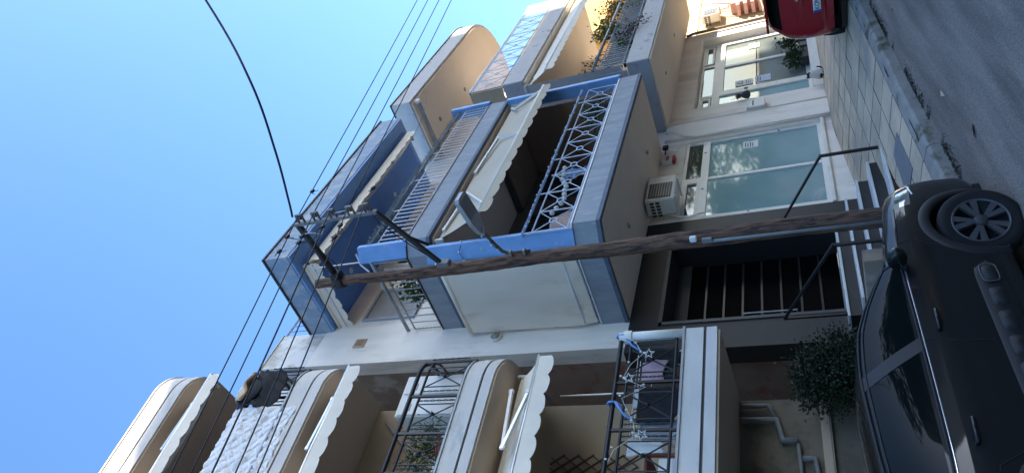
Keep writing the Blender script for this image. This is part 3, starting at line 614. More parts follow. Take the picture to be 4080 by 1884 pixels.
def iron_rail(name, hr, posts, zt, z2, zb, D, curve=0.):
    """black railing: posts, twisted rods and crossed panels with a boss"""
    h1 = max(posts); hl = H0
    path = [(hl, D, zt), (h1-curve, D, zt)]+([(h1-curve+curve*math.sin(R(a)), D+curve*(1-math.cos(R(a))), zt) for a in (22, 45, 67, 90)]+[(h1, DW-.1, zt)] if curve else [(h1+.12, D, zt)])
    rl = MB().tube(path, .032, 8).build(name, M_iron, LBD, True)
    for z in (z2, zb): MB().tube([(p[0], p[1], z) for p in path], .019, 6).build('rail', M_iron, rl, True)
    post = MB().box(-.017, .017, -.017, .017, zb-.10, zt).mesh('post', M_iron); rod = MB().tube([(0, 0, zb), (0, 0, z2)], .010, 6).mesh('rod', M_iron)
    tw = MB()
    for s0 in (0, math.pi): tw.tube([(.008*math.cos(s0+k*.8), .008*math.sin(s0+k*.8), zb+(z2-zb)*k/24) for k in range(25)], .007, 4)
    tw = tw.mesh('twisted_rod', M_iron)
    boss = MB().lathe([(0, -.03), (.022, -.02), (.03, 0), (.022, .02), (0, .03)], (0, 0, 0), 'y', 10).mesh('boss', M_iron, True)
    for a, b in zip(posts, posts[1:]):
        W = a-b; piece('post', post, rl, (a if a < h1 else a-curve*.3, D+(curve*.2 if a >= h1 else 0), 0))
        lo, hi = b+W*.22, a-W*.22 if a < h1 or not curve else a-W*.25-curve*.2
        for hh in (b+W*.12, a-W*.12): piece('twisted_rod', tw, rl, (hh, D, 0))
        for hh in (lo, hi): piece('rod', rod, rl, (hh, D, 0))
        x = MB().tube([(lo, D, zb), (hi, D, z2)], .011, 6).tube([(lo, D+.012, z2), (hi, D+.012, zb)], .009, 6).build('cross', M_iron, rl)
        piece('boss', boss, rl, ((lo+hi)/2, D-.01, (zb+z2)/2))
    piece('post', post, rl, (posts[-1], D, 0))
    if curve:
        for k in range(3): piece('post', post, rl, (h1, D+curve+.1+.35*k, 0)); piece('rod', rod, rl, (h1, D+curve+.28+.35*k, 0))
    return rl
iron_rail('railing', 0, [5.88, 5.21, 4.54, 3.87, 3.2, 2.53, 1.86], 2.60, 2.46, 1.87, 7.08)
iron_rail('railing', 0, [5.84, 5.12, 4.53, 3.95, 3.37, 2.8, 2.2], 5.56, 5.41, 4.80, 7.08, .30)
iron_rail('railing', 0, [5.84, 5.2, 4.6, 4.0, 3.4, 2.8, 2.2], 8.55, 8.40, 7.78, 7.08, .30)

# ------------------------------------------------------------------ awnings
def valance(x0, x1, P, drop, scal, n, ripple=.012, ax=0):
    """scalloped strip hanging from the line between P(0) and P(1)"""
    def fn(u, v):
        p = Vector(P(u)); lo = drop+scal*abs(math.sin(math.pi*u*n))**.6
        d = ripple*wob(u*n*2.1)*v
        return (p.x+(d if ax else 0), p.y+(0 if ax else d)-.004, p.z-lo*v)
    return MB().grid(fn, n*8, 4)
def fold_awning(label, a, x0, x1, yr, zroll, yb, zbar, drop, n, canvas, barm, sag=.03, xb0=None, arms=True, roll=.06, elb=.55, group=None):
    T = thing('awning', label, 'awning', ((x0+x1)/2, yr, zroll), a, group); xb0 = x0+.05 if xb0 is None else xb0
    MB().tube([(x0, yr, zroll), (x1, yr, zroll)], roll, 10).build('roller', canvas, T, True)
    MB().bbox(x0-.05, x0-.005, yr-.08, yr+.07, zroll-.08, zroll+.09, .01).build('bracket', M_acwhite, T)
    MB().bbox(x1+.005, x1+.05, yr-.08, yr+.07, zroll-.08, zroll+.09, .01).build('bracket', M_acwhite, T)
    f = lambda u, v: ((x0+(x1-x0)*u)*(1-v)+(xb0+(x1-.05-xb0)*u)*v, yr-roll+(yb-yr+roll)*v, zroll+(zbar-zroll)*v-sag*math.sin(math.pi*v)*(1+.4*wob(u*5))+.006*wob(u*17))
    MB().grid(f, 40, 8).build('fabric', canvas, T, True)
    MB().tube([(xb0-.03, yb, zbar), (x1-.02, yb, zbar)], .032, 8).build('front_bar', barm, T, True)
    valance(0, 0, lambda u: (xb0+(x1-.05-xb0)*u, yb-.02, zbar-.01), drop, .05, n).build('valance', canvas, T, True)
    if isinstance(arms, list):
        for (S_, E_, H_) in arms:
            MB().bar(S_, E_, .055, .04).build('arm', barm, T); MB().bar(E_, H_, .05, .035).build('arm', barm, T)
            for q in (S_, E_, H_): MB().bbox(q[0]-.03, q[0]+.03, q[1]-.03, q[1]+.03, q[2]-.035, q[2]+.035, .01).build('arm_joint', barm, T)
    elif arms:
        for (s0, e0) in ((x0+.35, x0+.35+elb*1.6), (x1-.35, x1-.35-elb*1.6)):
            el = Vector((e0, yr-.06, zroll-.12)); sgn = 1 if e0 > s0 else -1
            MB().bar((s0, yr-.06, zroll-.02), el, .04, .06).build('arm', barm, T)
            MB().bar(el, (s0+sgn*.12, yb+.02, zbar+.02), .035, .05).build('arm', barm, T)
    return T
def drop_awning(label, P0, P1, zt, zb, canvas, n=None, scal=0., roll=.05, barm=M_whitemetal):
    """sheet hanging straight down from a roller"""
    P0, P1 = Vector(P0), Vector(P1); u = (P1-P0).normalized()
    T = thing('awning', label, 'awning', ((P0+P1)/2).to_3d()+Vector((0, 0, zt)))
    MB().tube([P0+Vector((0, 0, zt)), P1+Vector((0, 0, zt))], roll, 10).build('roller', canvas, T, True)
    MB().tube([P0+Vector((0, 0, zb)), P1+Vector((0, 0, zb))], .025, 8).build('bottom_bar', barm, T, True)
    nrm = Vector((u.y, -u.x, 0))
    MB().grid(lambda a, b: P0+(P1-P0)*a+nrm*(.012*wob(a*4+b*2)-.02)+Vector((0, 0, zt+(zb-zt)*b)), 20, 12).build('fabric', canvas, T, True)
    if n: valance(0, 0, lambda a: P0+(P1-P0)*a+Vector((0, 0, zb-.01)), .10, scal, n, .02, 1 if abs(u.y) > .5 else 0).build('valance', canvas, T, True)
    return T
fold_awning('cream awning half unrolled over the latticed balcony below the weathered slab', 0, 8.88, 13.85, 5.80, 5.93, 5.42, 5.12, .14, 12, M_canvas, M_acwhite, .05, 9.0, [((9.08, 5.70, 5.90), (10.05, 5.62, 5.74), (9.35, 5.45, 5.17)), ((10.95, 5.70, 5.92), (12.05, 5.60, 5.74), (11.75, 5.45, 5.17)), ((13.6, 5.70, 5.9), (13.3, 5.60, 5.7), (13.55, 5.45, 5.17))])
fold_awning('cream awning rolled up tight beneath the deep blue roof soffit', 0, 9.08, 14.25, 6.18, 9.03, 6.0, 8.98, .18, 17, M_canvas2, M_acwhite, .0, roll=.05, elb=.6)
drop_awning('cream scalloped awning hanging along the short side of the blue roof', (9.03, 6.0, 0), (8.98, 7.66, 0), 9.05, 8.90, M_canvas2, 6, .06)
T = drop_awning('large cream sheet let down over the side of the latticed balcony', (8.43, 5.92, 0), (8.43, 7.48, 0), 5.88, 3.76, M_sheet)
MB().grid(lambda u, v: (8.425+.03*v+.012*wob(u*6+v), 5.92+1.56*u, 3.74-.19*v), 20, 4).build('lower_flap', M_sheet, T, True)
fold_awning('pale awning with scalloped edge over the plant-filled cream balcony', 0, 15.3, 22.2, 5.95, 5.98, 5.62, 5.50, .15, 22, M_canvas2, M_acwhite, .02, 15.25, elb=.3)
drop_awning('grey-white sheet closing the side of the plant-filled balcony', (15.02, 5.80, 0), (15.02, 7.48, 0), 6.0, 3.70, mat('grey_canvas', (.42, .41, .40), .85, var=.06))
def arms_lb(zs_, ze, zh): return [((5.26, 7.24, zs_), (4.34, 7.12, ze), (5.12, 7.07, zh)), ((2.5, 7.24, zs_), (3.4, 7.12, ze), (2.6, 7.07, zh))]
fold_awning('cream awning with silver bar above the drying laundry', A2, 2.0, 5.70, 7.60, 4.14, 7.03, 3.70, .18, 12, M_canvas2, M_alu, .02, 2.0, arms_lb(4.10, 3.96, 3.76))
fold_awning('white awning rolled up below the slab with the hanging duvet', A2, 2.0, 5.72, 7.40, 7.04, 7.03, 6.84, .20, 12, M_canvas2, M_alu, .0, 2.0, arms_lb(7.05, 7.0, 6.90), roll=.05)
fold_awning('white awning rolled up under the topmost slab of the older building', A2, 2.0, 5.72, 7.40, 9.96, 7.03, 9.68, .20, 12, M_canvas2, M_alu, .0, 2.0, arms_lb(9.98, 9.86, 9.74), roll=.05)

# ------------------------------------------------------------------ utility pole, lamp, wires
PX, PY = 7.25, 5.2
P = thing('utility_pole', 'rough brown timber utility pole behind the dark car', 'pole', (PX, PY, zs(PX, PY)))
zb = zs(PX, PY)-.02; n = 40
def pole_ring(i, j):
    t = i; z = zb+(7.25-zb)*t; a = 2*math.pi*j
    r = (.122-.05*t)*(1+.07*wob(a*1.3+z*1.1)+.04*wob(z*7+a*2)+.03*math.sin(z*23+a*5))
    return (PX+.03*wob(z*.5)+r*math.cos(a), PY+r*math.sin(a), z)
pm = MB().grid(pole_ring, 150, 18); pm.f.append(tuple(150*19+k for k in range(18)))
tr = pm.build('timber_shaft', M_wood, P, True)
br = MB().tube([(PX, 5.12, 6.82), (PX, 4.12, 6.96)], .05, 10).build('bracket_arm', M_bracket, P, True)
MB().lathe([(.10, 6.74), (.115, 6.78), (.115, 6.86), (.10, 6.9)], (PX, PY, 0)).build('pole_band', M_bracket, P, True)
MB().bbox(PX-.09, PX+.09, 5.02, 5.14, 6.74, 6.90, .02).build('clamp', M_bracket, P)
MB().bar((PX, 4.10, 5.58), (PX, 4.10, 7.02), .06, .045, (0, 1, 0)).build('rack_bar', M_galv, P)
MB().bar((PX, 4.12, 5.60), (PX, 5.12, 4.98), .055, .055).build('brace', M_bracket, P)
MB().bar((PX, 4.55, 5.35), (PX+.16, 4.86, 5.16), .035, .03).build('brace', M_bracket, P)
MB().bbox(PX-.06, PX+.06, 5.06, 5.14, 4.86, 5.06, .01).build('brace_plate', M_galv, P)
ZI = [6.87, 6.59, 6.30, 5.99, 5.71]
for z in ZI:
    MB().bar((PX, 4.08, z-.05), (PX, 3.94, z-.05), .035, .012).bar((PX, 4.08, z+.05), (PX, 3.94, z+.05), .035, .012).bar((PX, 3.945, z-.05), (PX, 3.945, z+.05), .035, .012, (0, 1, 0)).build('insulator_bracket', M_galv, P)
    MB().lathe([(.02, z-.045), (.042, z-.04), (.045, z-.02), (.028, z), (.045, z+.02), (.042, z+.04), (.02, z+.045)], (PX, 3.985, 0), 'z', 14).build('insulator', M_insul, P, True)
MB().tube([(PX-.13, PY-.03, zb+.05), (PX-.12, PY-.03, .6), (PX-.115, PY-.03, 1.3)], .02, 8).build('cable_guard', M_pipe, P, True)
MB().bbox(PX-.15, PX-.09, PY-.13, PY-.06, 1.42, 1.50, .01).build('tag', M_paper, P)
MB().bbox(PX-.14, PX-.09, PY-.08, PY-.02, 1.24, 1.36, .005).build('tag', M_pipe, P)
MB().tube([(PX-.02, 5.1, 6.75), (PX-.05, 4.85, 6.66), (PX+.05, 4.6, 6.92), (PX-.07, 4.35, 6.80), (PX, 4.15, 6.95)], .009, 5).build('slack_lead', M_cable, P, True)
MB().tube([(PX, 4.02, 5.71), (PX+.05, 4.3, 5.68), (PX+.05, 4.65, 5.45), (PX+.05, 4.95, 5.2)], .008, 5).build('slack_lead', M_cable, P, True)
MB().tube([(PX-.04, 4.25, 6.9), (PX-.12, 4.2, 6.7), (PX-.05, 4.3, 6.62), (PX+.02, 4.05, 6.4), (PX-.02, 4.0, 6.2), (PX, 4.0, 6.0)], .007, 5).build('slack_lead', M_whitemetal, P, True)
SL = thing('street_lamp', 'flat grey LED street lamp on a bent arm bolted to the timber pole', 'street lamp', (PX, 5.07, 3.75))
MB().tube([(PX, 5.07, 3.62), (PX, 5.07, 3.92), (PX, 5.02, 4.01), (PX, 4.86, 4.09), (PX, 4.62, 4.19)], .024, 8).build('arm', M_rust, SL, True)
for z in (3.70, 3.90): MB().bbox(PX-.035, PX+.035, 5.03, 5.11, z-.02, z+.02, .006).build('strap', M_galv, SL)
d = Vector((0, -.985, .17)); a0 = Vector((PX, 4.66, 4.18)); s_ = Vector((1, 0, 0)); nn = d.cross(s_).normalized()
def slab_along(pts, th0, th1):
    m_ = MB(); n = len(pts); top_ = [a0+d*t+s_*w for t, w in pts]
    m_.add([p+nn*th1 for p in top_]+[p+nn*th0 for p in top_], [tuple(range(n)), tuple(range(n, 2*n))[::-1]]+[(k, n+k, n+(k+1) % n, (k+1) % n) for k in range(n)]); return m_
slab_along([(0, -.06), (.04, -.09), (.22, -.14), (.56, -.14), (.60, -.10), (.60, .10), (.56, .14), (.22, .14), (.04, .09), (0, .06)], -.03, .035).build('head', M_lamp, SL)
slab_along([(.27, -.115), (.55, -.115), (.55, .115), (.27, .115)], -.037, -.031).build('lens', M_lampface, SL)
slab_along([(.08, -.05), (.2, -.05), (.2, .05), (.08, .05)], .035, .075).build('driver_box', M_lamp, SL)
MB().bbox(PX-.03, PX+.03, 4.60, 4.72, 4.14, 4.22, .01).build('arm_socket', M_lamp, SL)
MB().tube([(PX+.02, 4.5, 4.25), (PX+.02, 4.5, 4.33)], .03, 10).build('photocell', M_plastic, SL, True)
hd = Vector((math.cos(A2), math.sin(A2), 0))
def wire(label, A, Bp, sagd, r, n=40, lump=None, group=None, mt=M_cable):
    A, Bp = Vector(A), Vector(Bp); pts = [A+(Bp-A)*(k/n)-Vector((0, 0, sagd*4*(k/n)*(1-k/n))) for k in range(n+1)]
    o = MB().tube(pts, r, 5); mid = A
    o = o.top('overhead_wire', mt, label, 'wire', A, smooth=True, group=group)
    return o
nm = ['topmost', 'second', 'third', 'fourth', 'lowest']
for k, z in enumerate(ZI):
    q = Vector((PX, 3.955, z))
    wire(f'overhead wire running uphill from the {nm[k]} insulator of the pole rack', q, q+hd*16+Vector((0, -.25, 1.0+.06*(2-k))) if k < 4 else (15.6, 5.7, 8.9), .10 if k < 4 else .25, .0085 if k < 4 else .006, group='wires on the pole rack')
    wire(f'overhead wire running down the street from the {nm[k]} insulator of the pole rack', q, q-hd*9+Vector((0, .15, -.75)), .10, .011 if k == 2 else .0085, group='wires on the pole rack')
# splices and clamps hanging on the wires near the rack
for k, t in ((0, .45), (0, .75), (0, -.55), (1, .5), (1, .62), (2, .35), (3, .38), (3, .62), (4, -.35)):
    q = Vector((PX, 3.955, ZI[k]))-hd*t+Vector((0, 0, -.095*t*.8-.02))
    m_ = MB().bbox(q.x-.035, q.x+.035, q.y-.02, q.y+.02, q.z-.025, q.z+.03, .008)
    for s_ in range(3): a = random.random()*6.28; m_.tube([q, q+Vector((.05*math.cos(a), .02, .05*math.sin(a))), q+Vector((.08*math.cos(a+.5), .03, .09*math.sin(a+.5)))], .005, 4)
    m_.build('wire_clamp', M_cable, P)
for (a, b, dz) in (((0, .45), (1, .5), .12), ((1, .62), (2, .35), .1), ((3, .38), (3, .62), .1)):
    q0 = Vector((PX, 3.955, ZI[a[0]]))-hd*a[1]; q1 = Vector((PX, 3.955, ZI[b[0]]))-hd*b[1]; m = (q0+q1)/2+Vector((.02, .06, -dz))
    MB().tube([q0, q0+(m-q0)*.6+Vector((0, .03, -.03)), m, q1+(m-q1)*.5+Vector((0, -.03, 0)), q1], .006, 5).build('jumper_lead', M_cable, P, True)
pts = [(PX, 3.96, 6.98), (7.19, 3.68, 6.83), (7.18, 2.9, 6.57), (7.43, 2.0, 6.57), (8.35, 1.0, 7.36), (10.2, -1.5, 9.3), (13., -6., 13.)]
cb = MB(); pp = []
P_ = [Vector(p) for p in pts]
for i in range(len(P_)-1):
    p0, p1, p2, p3 = P_[max(i-1, 0)], P_[i], P_[i+1], P_[min(i+2, len(P_)-1)]
    for k in range(8):
        t = k/8; pp.append(.5*((2*p1)+(p2-p0)*t+(2*p0-5*p1+4*p2-p3)*t*t+(3*p1-p0-3*p2+p3)*t**3))
pp.append(P_[-1]); cb.tube(pp, .016, 7)
cb.top('overhead_cable', M_cable, 'thick black cable sagging across the street from the pole rack', 'cable', pts[0], smooth=True)
# ------------------------------------------------------------------ cars
def herm(tab, x):
    """smooth curve through (x, value) pairs given with falling x"""
    if x >= tab[0][0]: return tab[0][1]
    if x <= tab[-1][0]: return tab[-1][1]
    for i in range(len(tab)-1):
        (xa, a), (xb, b) = tab[i], tab[i+1]
        if xb <= x <= xa:
            def sl(k):
                if k == 0 or k == len(tab)-1: return 0 if k else (tab[1][1]-tab[0][1])/(tab[1][0]-tab[0][0])
                s0 = (tab[k][1]-tab[k-1][1])/(tab[k][0]-tab[k-1][0]); s1 = (tab[k+1][1]-tab[k][1])/(tab[k+1][0]-tab[k][0])
                return 0 if s0*s1 <= 0 else 2*s0*s1/(s0+s1)
            h = xb-xa; t = (x-xa)/h; m0, m1 = sl(i)*h, sl(i+1)*h
            return (2*t**3-3*t*t+1)*a+(t**3-2*t*t+t)*m0+(-2*t**3+3*t*t)*b+(t**3-t*t)*m1
def hatchback(label, paint, loc, heading, pitch, roll, steer, spec, hs=1.):
    ZT_ = [(.84, .50), (.82, .66), (.77, .81), (.66, .90), (.40, .975), (.0, 1.03), (-.24, 1.07), (-.45, 1.19), (-.75, 1.345), (-1.0, 1.43), (-1.4, 1.474), (-2.0, 1.465), (-2.5, 1.42), (-2.8, 1.36), (-2.95, 1.25), (-3.06, 1.03), (-3.12, .84), (-3.15, .60)]
    WD = [(.84, .42), (.82, .56), (.77, .67), (.66, .755), (.5, .81), (.3, .85), (0, .872), (-.5, .875), (-1.2, .875), (-2.0, .872), (-2.5, .855), (-2.85, .81), (-3.0, .77), (-3.1, .70), (-3.15, .60)]
    ZB = [(.84, .34), (.7, .24), (.3, .2), (-2.6, .2), (-3.0, .27), (-3.15, .38)]
    BL = [(.84, .47), (.82, .58), (.77, .70), (.66, .80), (.4, .885), (0, .935), (-.3, .95), (-1.2, .975), (-2.2, 1.01), (-2.7, 1.04), (-2.95, 1.02), (-3.06, .92), (-3.12, .78), (-3.15, .56)]
    WR = [(.84, .36), (.77, .55), (.66, .62), (.3, .70), (0, .73), (-.24, .735), (-.45, .685), (-.75, .625), (-1.0, .59), (-1.4, .575), (-2.0, .565), (-2.5, .55), (-2.8, .545), (-2.95, .58), (-3.06, .62), (-3.15, .52)]
    DE = [(.84, .01), (0, .025), (-.24, .03), (-.75, .04), (-1.4, .055), (-2.6, .055), (-3.0, .03), (-3.15, .02)]
    rows_lo = 17; rows_g = 10; rows_t = 9
    def ring(x):
        zt, w_, zb, be, wr, de = [herm(t, x) for t in (ZT_, WD, ZB, BL, WR, DE)]
        be = min(be, zt-.03); c = [(w_*.90, zb), (w_*.97, zb+.07), (w_*.99, zb+(be-zb)*.35), (w_*1.0, zb+(be-zb)*.60), (w_*.985, zb+(be-zb)*.83), (w_*.935, be)]
        out = []
        for i in range(rows_lo+1):
            s_ = i/rows_lo*5; k = min(int(s_), 4); t = s_-k; p = [Vector(c[max(0, min(5, k+q))]) for q in (-1, 0, 1, 2)]
            v = .5*((2*p[1])+(p[2]-p[0])*t+(2*p[0]-5*p[1]+4*p[2]-p[3])*t*t+(3*p[1]-p[0]-3*p[2]+p[3])*t**3); out.append((v.x, v.y))
        a, b = Vector(c[5]), Vector((min(wr, w_*.93), zt-de))
        for i in range(1, rows_g+1):
            t = i/rows_g; v = a+(b-a)*t; out.append((v.x+.022*math.sin(math.pi*t)*min(1, max(0, (b.y-a.y)/.25)), v.y))
        for i in range(1, rows_t+1):
            t = i/rows_t; out.append((b.x*(1-t), (zt-de)+de*(1-(1-t)**2.4)))
        return out
    xsn = []
    x = .84
    while x > -3.15: xsn.append(x); x -= .008 if x > .70 or x < -2.9 else .02
    xsn.append(-3.15); rings = [ring(x) for x in xsn]; nr = len(rings[0])
    WX = (0., -2.54); RA = .365
    def warp(x, y, z):
        for wx in WX:
            dx, dz = x-wx, z-.31; dd = math.hypot(dx, dz)
            if y > .5 and RA-.018 < dd < RA+.018 and z > .16: k = RA/dd; return (wx+dx*k, y, .31+dz*k)
        return (x, y, z)
    parts = {}
    def put(key, quad):
        parts.setdefault(key, []).append(quad)
    for i in range(len(xsn)-1):
        xm = (xsn[i]+xsn[i+1])/2
        for j in range(nr-1):
            q = [(xsn[i], *rings[i][j]), (xsn[i+1], *rings[i+1][j]), (xsn[i+1], *rings[i+1][j+1]), (xsn[i], *rings[i][j+1])]
            q = [warp(*p) for p in q]
            ym = sum(p[1] for p in q)/4; zm = sum(p[2] for p in q)/4; key = 'body'
            dw = min(math.hypot(xm-wx, zm-.31) for wx in WX)
            if j < rows_lo:
                if dw < RA+.02 and ym > .5: continue
                if dw < RA+.06 and ym > .5: key = 'cladding'
                elif zm < .30 and xm < .5: key = 'cladding'
                if spec == 'front' and .30 < xm < .72 and .70+.1*(.72-xm) < zm < .80+.1*(.72-xm) and ym > .4: key = 'headlamp'
                if spec == 'rear' and xm < -2.84 and .80 < zm and ym > .55 and xm > -3.11: key = 'tail_lamp'
                if spec == 'rear' and zm < .42 and xm < -2.9: key = 'cladding'
            elif j < rows_lo+rows_g:
                v = (j-rows_lo+.5)/rows_g
                xb = -1.18-.18*v
                if .06 < v < .92:
                    if xb < xm < -.36: key = 'front_side_window'
                    elif -2.42+.25*v < xm < xb-.10: key = 'rear_side_window'
                    elif xb-.10 <= xm <= xb: key = 'pillar'
            else:
                if -.93 < xm < -.25: key = 'windscreen'
                if -3.00 < xm < -2.80 and ym < .5: key = 'rear_window'
            put(key, q)
    T = thing('parked_car', label, 'car', (0, 0, 0))
    T.location = loc; T.rotation_euler = (roll, pitch, heading); T.scale = (1, 1, hs)
    mats = {'body': paint, 'cladding': M_plastic, 'windscreen': M_carglass, 'rear_window': M_carglass, 'pillar': M_plastic, 'headlamp': M_carlamp, 'tail_lamp': M_taill}
    def weld(quads, sgn):
        m_ = MB(); idx = {}
        for q in quads:
            f = []
            for p in q:
                k = (round(p[0], 4), round(p[1], 4), round(p[2], 4))
                if k not in idx: idx[k] = len(m_.v); m_.v.append(Vector((p[0], p[1]*sgn, p[2])))
                if not f or f[-1] != idx[k]: f.append(idx[k])
            if f[0] == f[-1]: f.pop()
            if len(f) > 2: m_.f.append(tuple(f))
        return m_
    body = None
    for key in ('body', 'cladding', 'windscreen', 'rear_window', 'pillar', 'headlamp', 'tail_lamp', 'front_side_window', 'rear_side_window'):
        if key not in parts: continue
        if key in ('body', 'windscreen', 'rear_window'):
            a, b = weld(parts[key], 1), weld(parts[key], -1); a.add(b.v, b.f)
            if key == 'body':
                for rg, xx in ((rings[0], xsn[0]), (rings[-1], xsn[-1])):
                    a.add([(xx, y_, z_) for y_, z_ in rg]+[(xx, -y_, z_) for y_, z_ in rg[::-1]], [tuple(range(2*len(rg)))])
            me_o = a.build(key, mats[key], T, True)
            bm = bmesh.new(); bm.from_mesh(me_o.data); bmesh.ops.remove_doubles(bm, verts=bm.verts, dist=.0006); bmesh.ops.recalc_face_normals(bm, faces=bm.faces); bm.to_mesh(me_o.data); bm.free()
            if key == 'body': body = me_o
        else:
            for sg in (1, -1):
                nm_ = 'side_window' if 'side' in key else key
                weld(parts[key], sg).build(nm_, mats.get(key, M_carglass), T, True)
    MB().box(-3.0, .6, -.70, .70, .16, .24).build('underbody', M_plastic, T)
    def side(x, z):
        rg = ring(x)
        for (y0, z0), (y1, z1) in zip(rg, rg[1:]):
            if z0 <= z <= z1 or z1 <= z <= z0: return y0+(y1-y0)*((z-z0)/(z1-z0) if abs(z1-z0) > 1e-6 else 0)
        return rg[-1][0]
    # arch liners
    for wx in WX:
        for sg in (1, -1):
            m_ = MB(); pr = [(wx+RA*math.cos(R(a)), .31+RA*math.sin(R(a))) for a in range(-20, 201, 10)]; n = len(pr)
            yo = sg*(side(wx+.3, .5)-.01); yi = sg*.50
            m_.add([(a, yo, b) for a, b in pr]+[(a, yi, b) for a, b in pr], [(k, k+1, n+k+1, n+k) for k in range(n-1)]+[tuple(range(n, 2*n))]); m_.build('arch_liner', M_rubber, T)
            nl = 44; m_ = MB()
            for k in range(nl+1):
                a = R(-22+224*k/nl)
                for rr_, e in ((RA-.012, -.03), (RA-.008, .004), (RA+.012, .012), (RA+.06, .010), (RA+.075, .0)):
                    xx, zz = wx+rr_*math.cos(a), max(.2, .31+rr_*math.sin(a)); m_.v.append(Vector((xx, sg*(side(xx, max(zz, .24))+e), zz)))
            for k in range(nl):
                for j in range(4): q = k*5+j; m_.f.append((q, q+5, q+6, q+1))
            m_.build('arch_trim', M_plastic, T, True)
    # wheels
    for wx in WX:
        for sg in (1, -1):
            ang = steer if wx == 0 else 0.; yw = sg*.76
            ty = MB().lathe([(.205, -.09), (.25, -.10), (.292, -.095), (.310, -.07), (.312, 0), (.310, .07), (.292, .095), (.25, .10), (.205, .09)], (0, 0, 0), 'y', 40)
            wh = ty.build('wheel', M_rubber, T, True); wh.location = (wx, yw, .31); wh.rotation_euler = (0, 0, ang+(0 if sg < 0 else math.pi)); OFF[wh.name] = Vector((0, 0, 0))
            # outer face is -y in the wheel's own frame
            MB().lathe([(0, -.02), (.19, -.02), (.205, -.085)], (0, 0, 0), 'y', 32).build('rim_barrel', M_plastic, wh, True)
            MB().lathe([(.212, -.088), (.206, -.100), (.196, -.098), (.19, -.085)], (0, 0, 0), 'y', 40).build('rim', M_silver, wh, True)
            for k in range(5):
                m_ = MB()
                for dv in (-13, 13):
                    a = R(72*k+90+dv*.35); b = R(72*k+90+dv)
                    p0 = Vector((.045*math.cos(a), 0, .045*math.sin(a))); p1 = Vector((.198*math.cos(b), 0, .198*math.sin(b))); u = (p1-p0).normalized(); s2 = Vector((-u.z, 0, u.x))
                    m_.add([p0-s2*.014+Vector((0, -.088, 0)), p0+s2*.014+Vector((0, -.088, 0)), p1+s2*.026+Vector((0, -.094, 0)), p1-s2*.026+Vector((0, -.094, 0)), p0-s2*.018+Vector((0, -.06, 0)), p0+s2*.018+Vector((0, -.06, 0)), p1+s2*.03+Vector((0, -.06, 0)), p1-s2*.03+Vector((0, -.06, 0))], [(0, 1, 2, 3), (0, 4, 5, 1), (1, 5, 6, 2), (2, 6, 7, 3), (3, 7, 4, 0)])
                m_.build('spoke', M_silver, wh)
            MB().lathe([(0, -.108), (.035, -.106), (.05, -.095), (.055, -.07)], (0, 0, 0), 'y', 20).build('hub_cap', M_grille, wh, True)
    # shut lines, trim, mirrors, handles
    for sg in (1, -1):
        def line(pts, r=.004, m_=M_rubber, name='shut_line'):
            MB().tube([(x, sg*(side(x, z)+r*.1), z) for x, z in pts], r, 5).build(name, m_, T, True)
        line([(-.16+.0*k, .93-.06*k) for k in range(3)]+[(-.20-.04*k, .80-.06*k) for k in range(8)])
        line([(-1.20-.02*k, .965-.055*k) for k in range(5)]+[(-1.29, .72-.06*k) for k in range(8)])
        line([(-2.36+.01*k, .99-.05*k) for k in range(5)]+[(-2.28+.03*k, .78-.05*k) for k in range(4)]+[(-2.12, .58), (-2.07, .50), (-2.06, .40), (-2.06, .32)])
        line([(.30-.05*k, .885+.006*k) for k in range(12)], .004)
        line([(-.30-.1*k, herm(BL, -.30-.1*k)+.012) for k in range(22)], .010, M_plastic, 'window_seal')
        line([(-.30-.1*k, herm(BL, -.30-.1*k)-.008) for k in range(22)], .007, M_chrome if spec == 'front' else M_plastic, 'belt_trim')
        rt_ = [( x_, herm(ZT_, x_)-herm(DE, x_)) for x_ in [-.30-.06*k for k in range(42)]]
        MB().tube([(x, sg*(min(herm(WR, x), herm(WD, x)*.93)+.002), z) for x, z in rt_], .011, 6).build('roof_trim', M_plastic, T, True)
        m_ = MB(); nb = 14
        for k in range(nb+1):
            v = -.04+1.06*k/nb; xb = -1.18-.18*v
            for dx in (.012, -.112):
                rg = ring(xb+dx); jj = max(0, min(v*rows_g, rows_g-.001)); j0 = int(jj); a_ = rg[rows_lo+j0]; b_ = rg[rows_lo+j0+1]; t = jj-j0
                m_.v.append(Vector((xb+dx, sg*(a_[0]+(b_[0]-a_[0])*t+.005), a_[1]+(b_[1]-a_[1])*t)))
        for k in range(nb): q = 2*k; m_.f.append((q, q+1, q+3, q+2))
        m_.build('pillar_cover', M_plastic, T, True)
        for (xf, xr_) in ((lambda v: -.36, None), (lambda v: -2.42+.25*v, None)):
            pts_ = []
            for k in range(12):
                v = .03+.92*k/11; x_ = xf(v); rg = ring(x_); jj = v*rows_g; j0 = int(jj); a_ = rg[rows_lo+j0]; b_ = rg[rows_lo+j0+1]; t = jj-j0
                pts_.append((x_, sg*(a_[0]+(b_[0]-a_[0])*t), a_[1]+(b_[1]-a_[1])*t))
            MB().tube(pts_, .012, 6).build('window_seal', M_plastic, T, True)
        pts_ = []
        for k in range(34):
            x_ = -.36-1.82*k/33; rg = ring(x_); a_ = rg[rows_lo+9]; b_ = rg[rows_lo+10]; pts_.append((x_, sg*(a_[0]*.8+b_[0]*.2), a_[1]*.8+b_[1]*.2))
        MB().tube(pts_, .011, 6).build('window_seal', M_plastic, T, True)
        for xa in (-1.06, -2.02):
            MB().tube([(xa+.10, sg*(side(xa+.1, .84)-.005), .84), (xa+.08, sg*(side(xa, .845)+.03), .846), (xa-.08, sg*(side(xa, .855)+.03), .856), (xa-.10, sg*(side(xa-.1, .86)-.005), .86)], .014, 8).build('door_handle', paint, T, True)
            MB().lathe([(0, 0), (.05, 0), (.055, -.004)], (0, 0, 0), 'y', 16)
        m_ = MB()
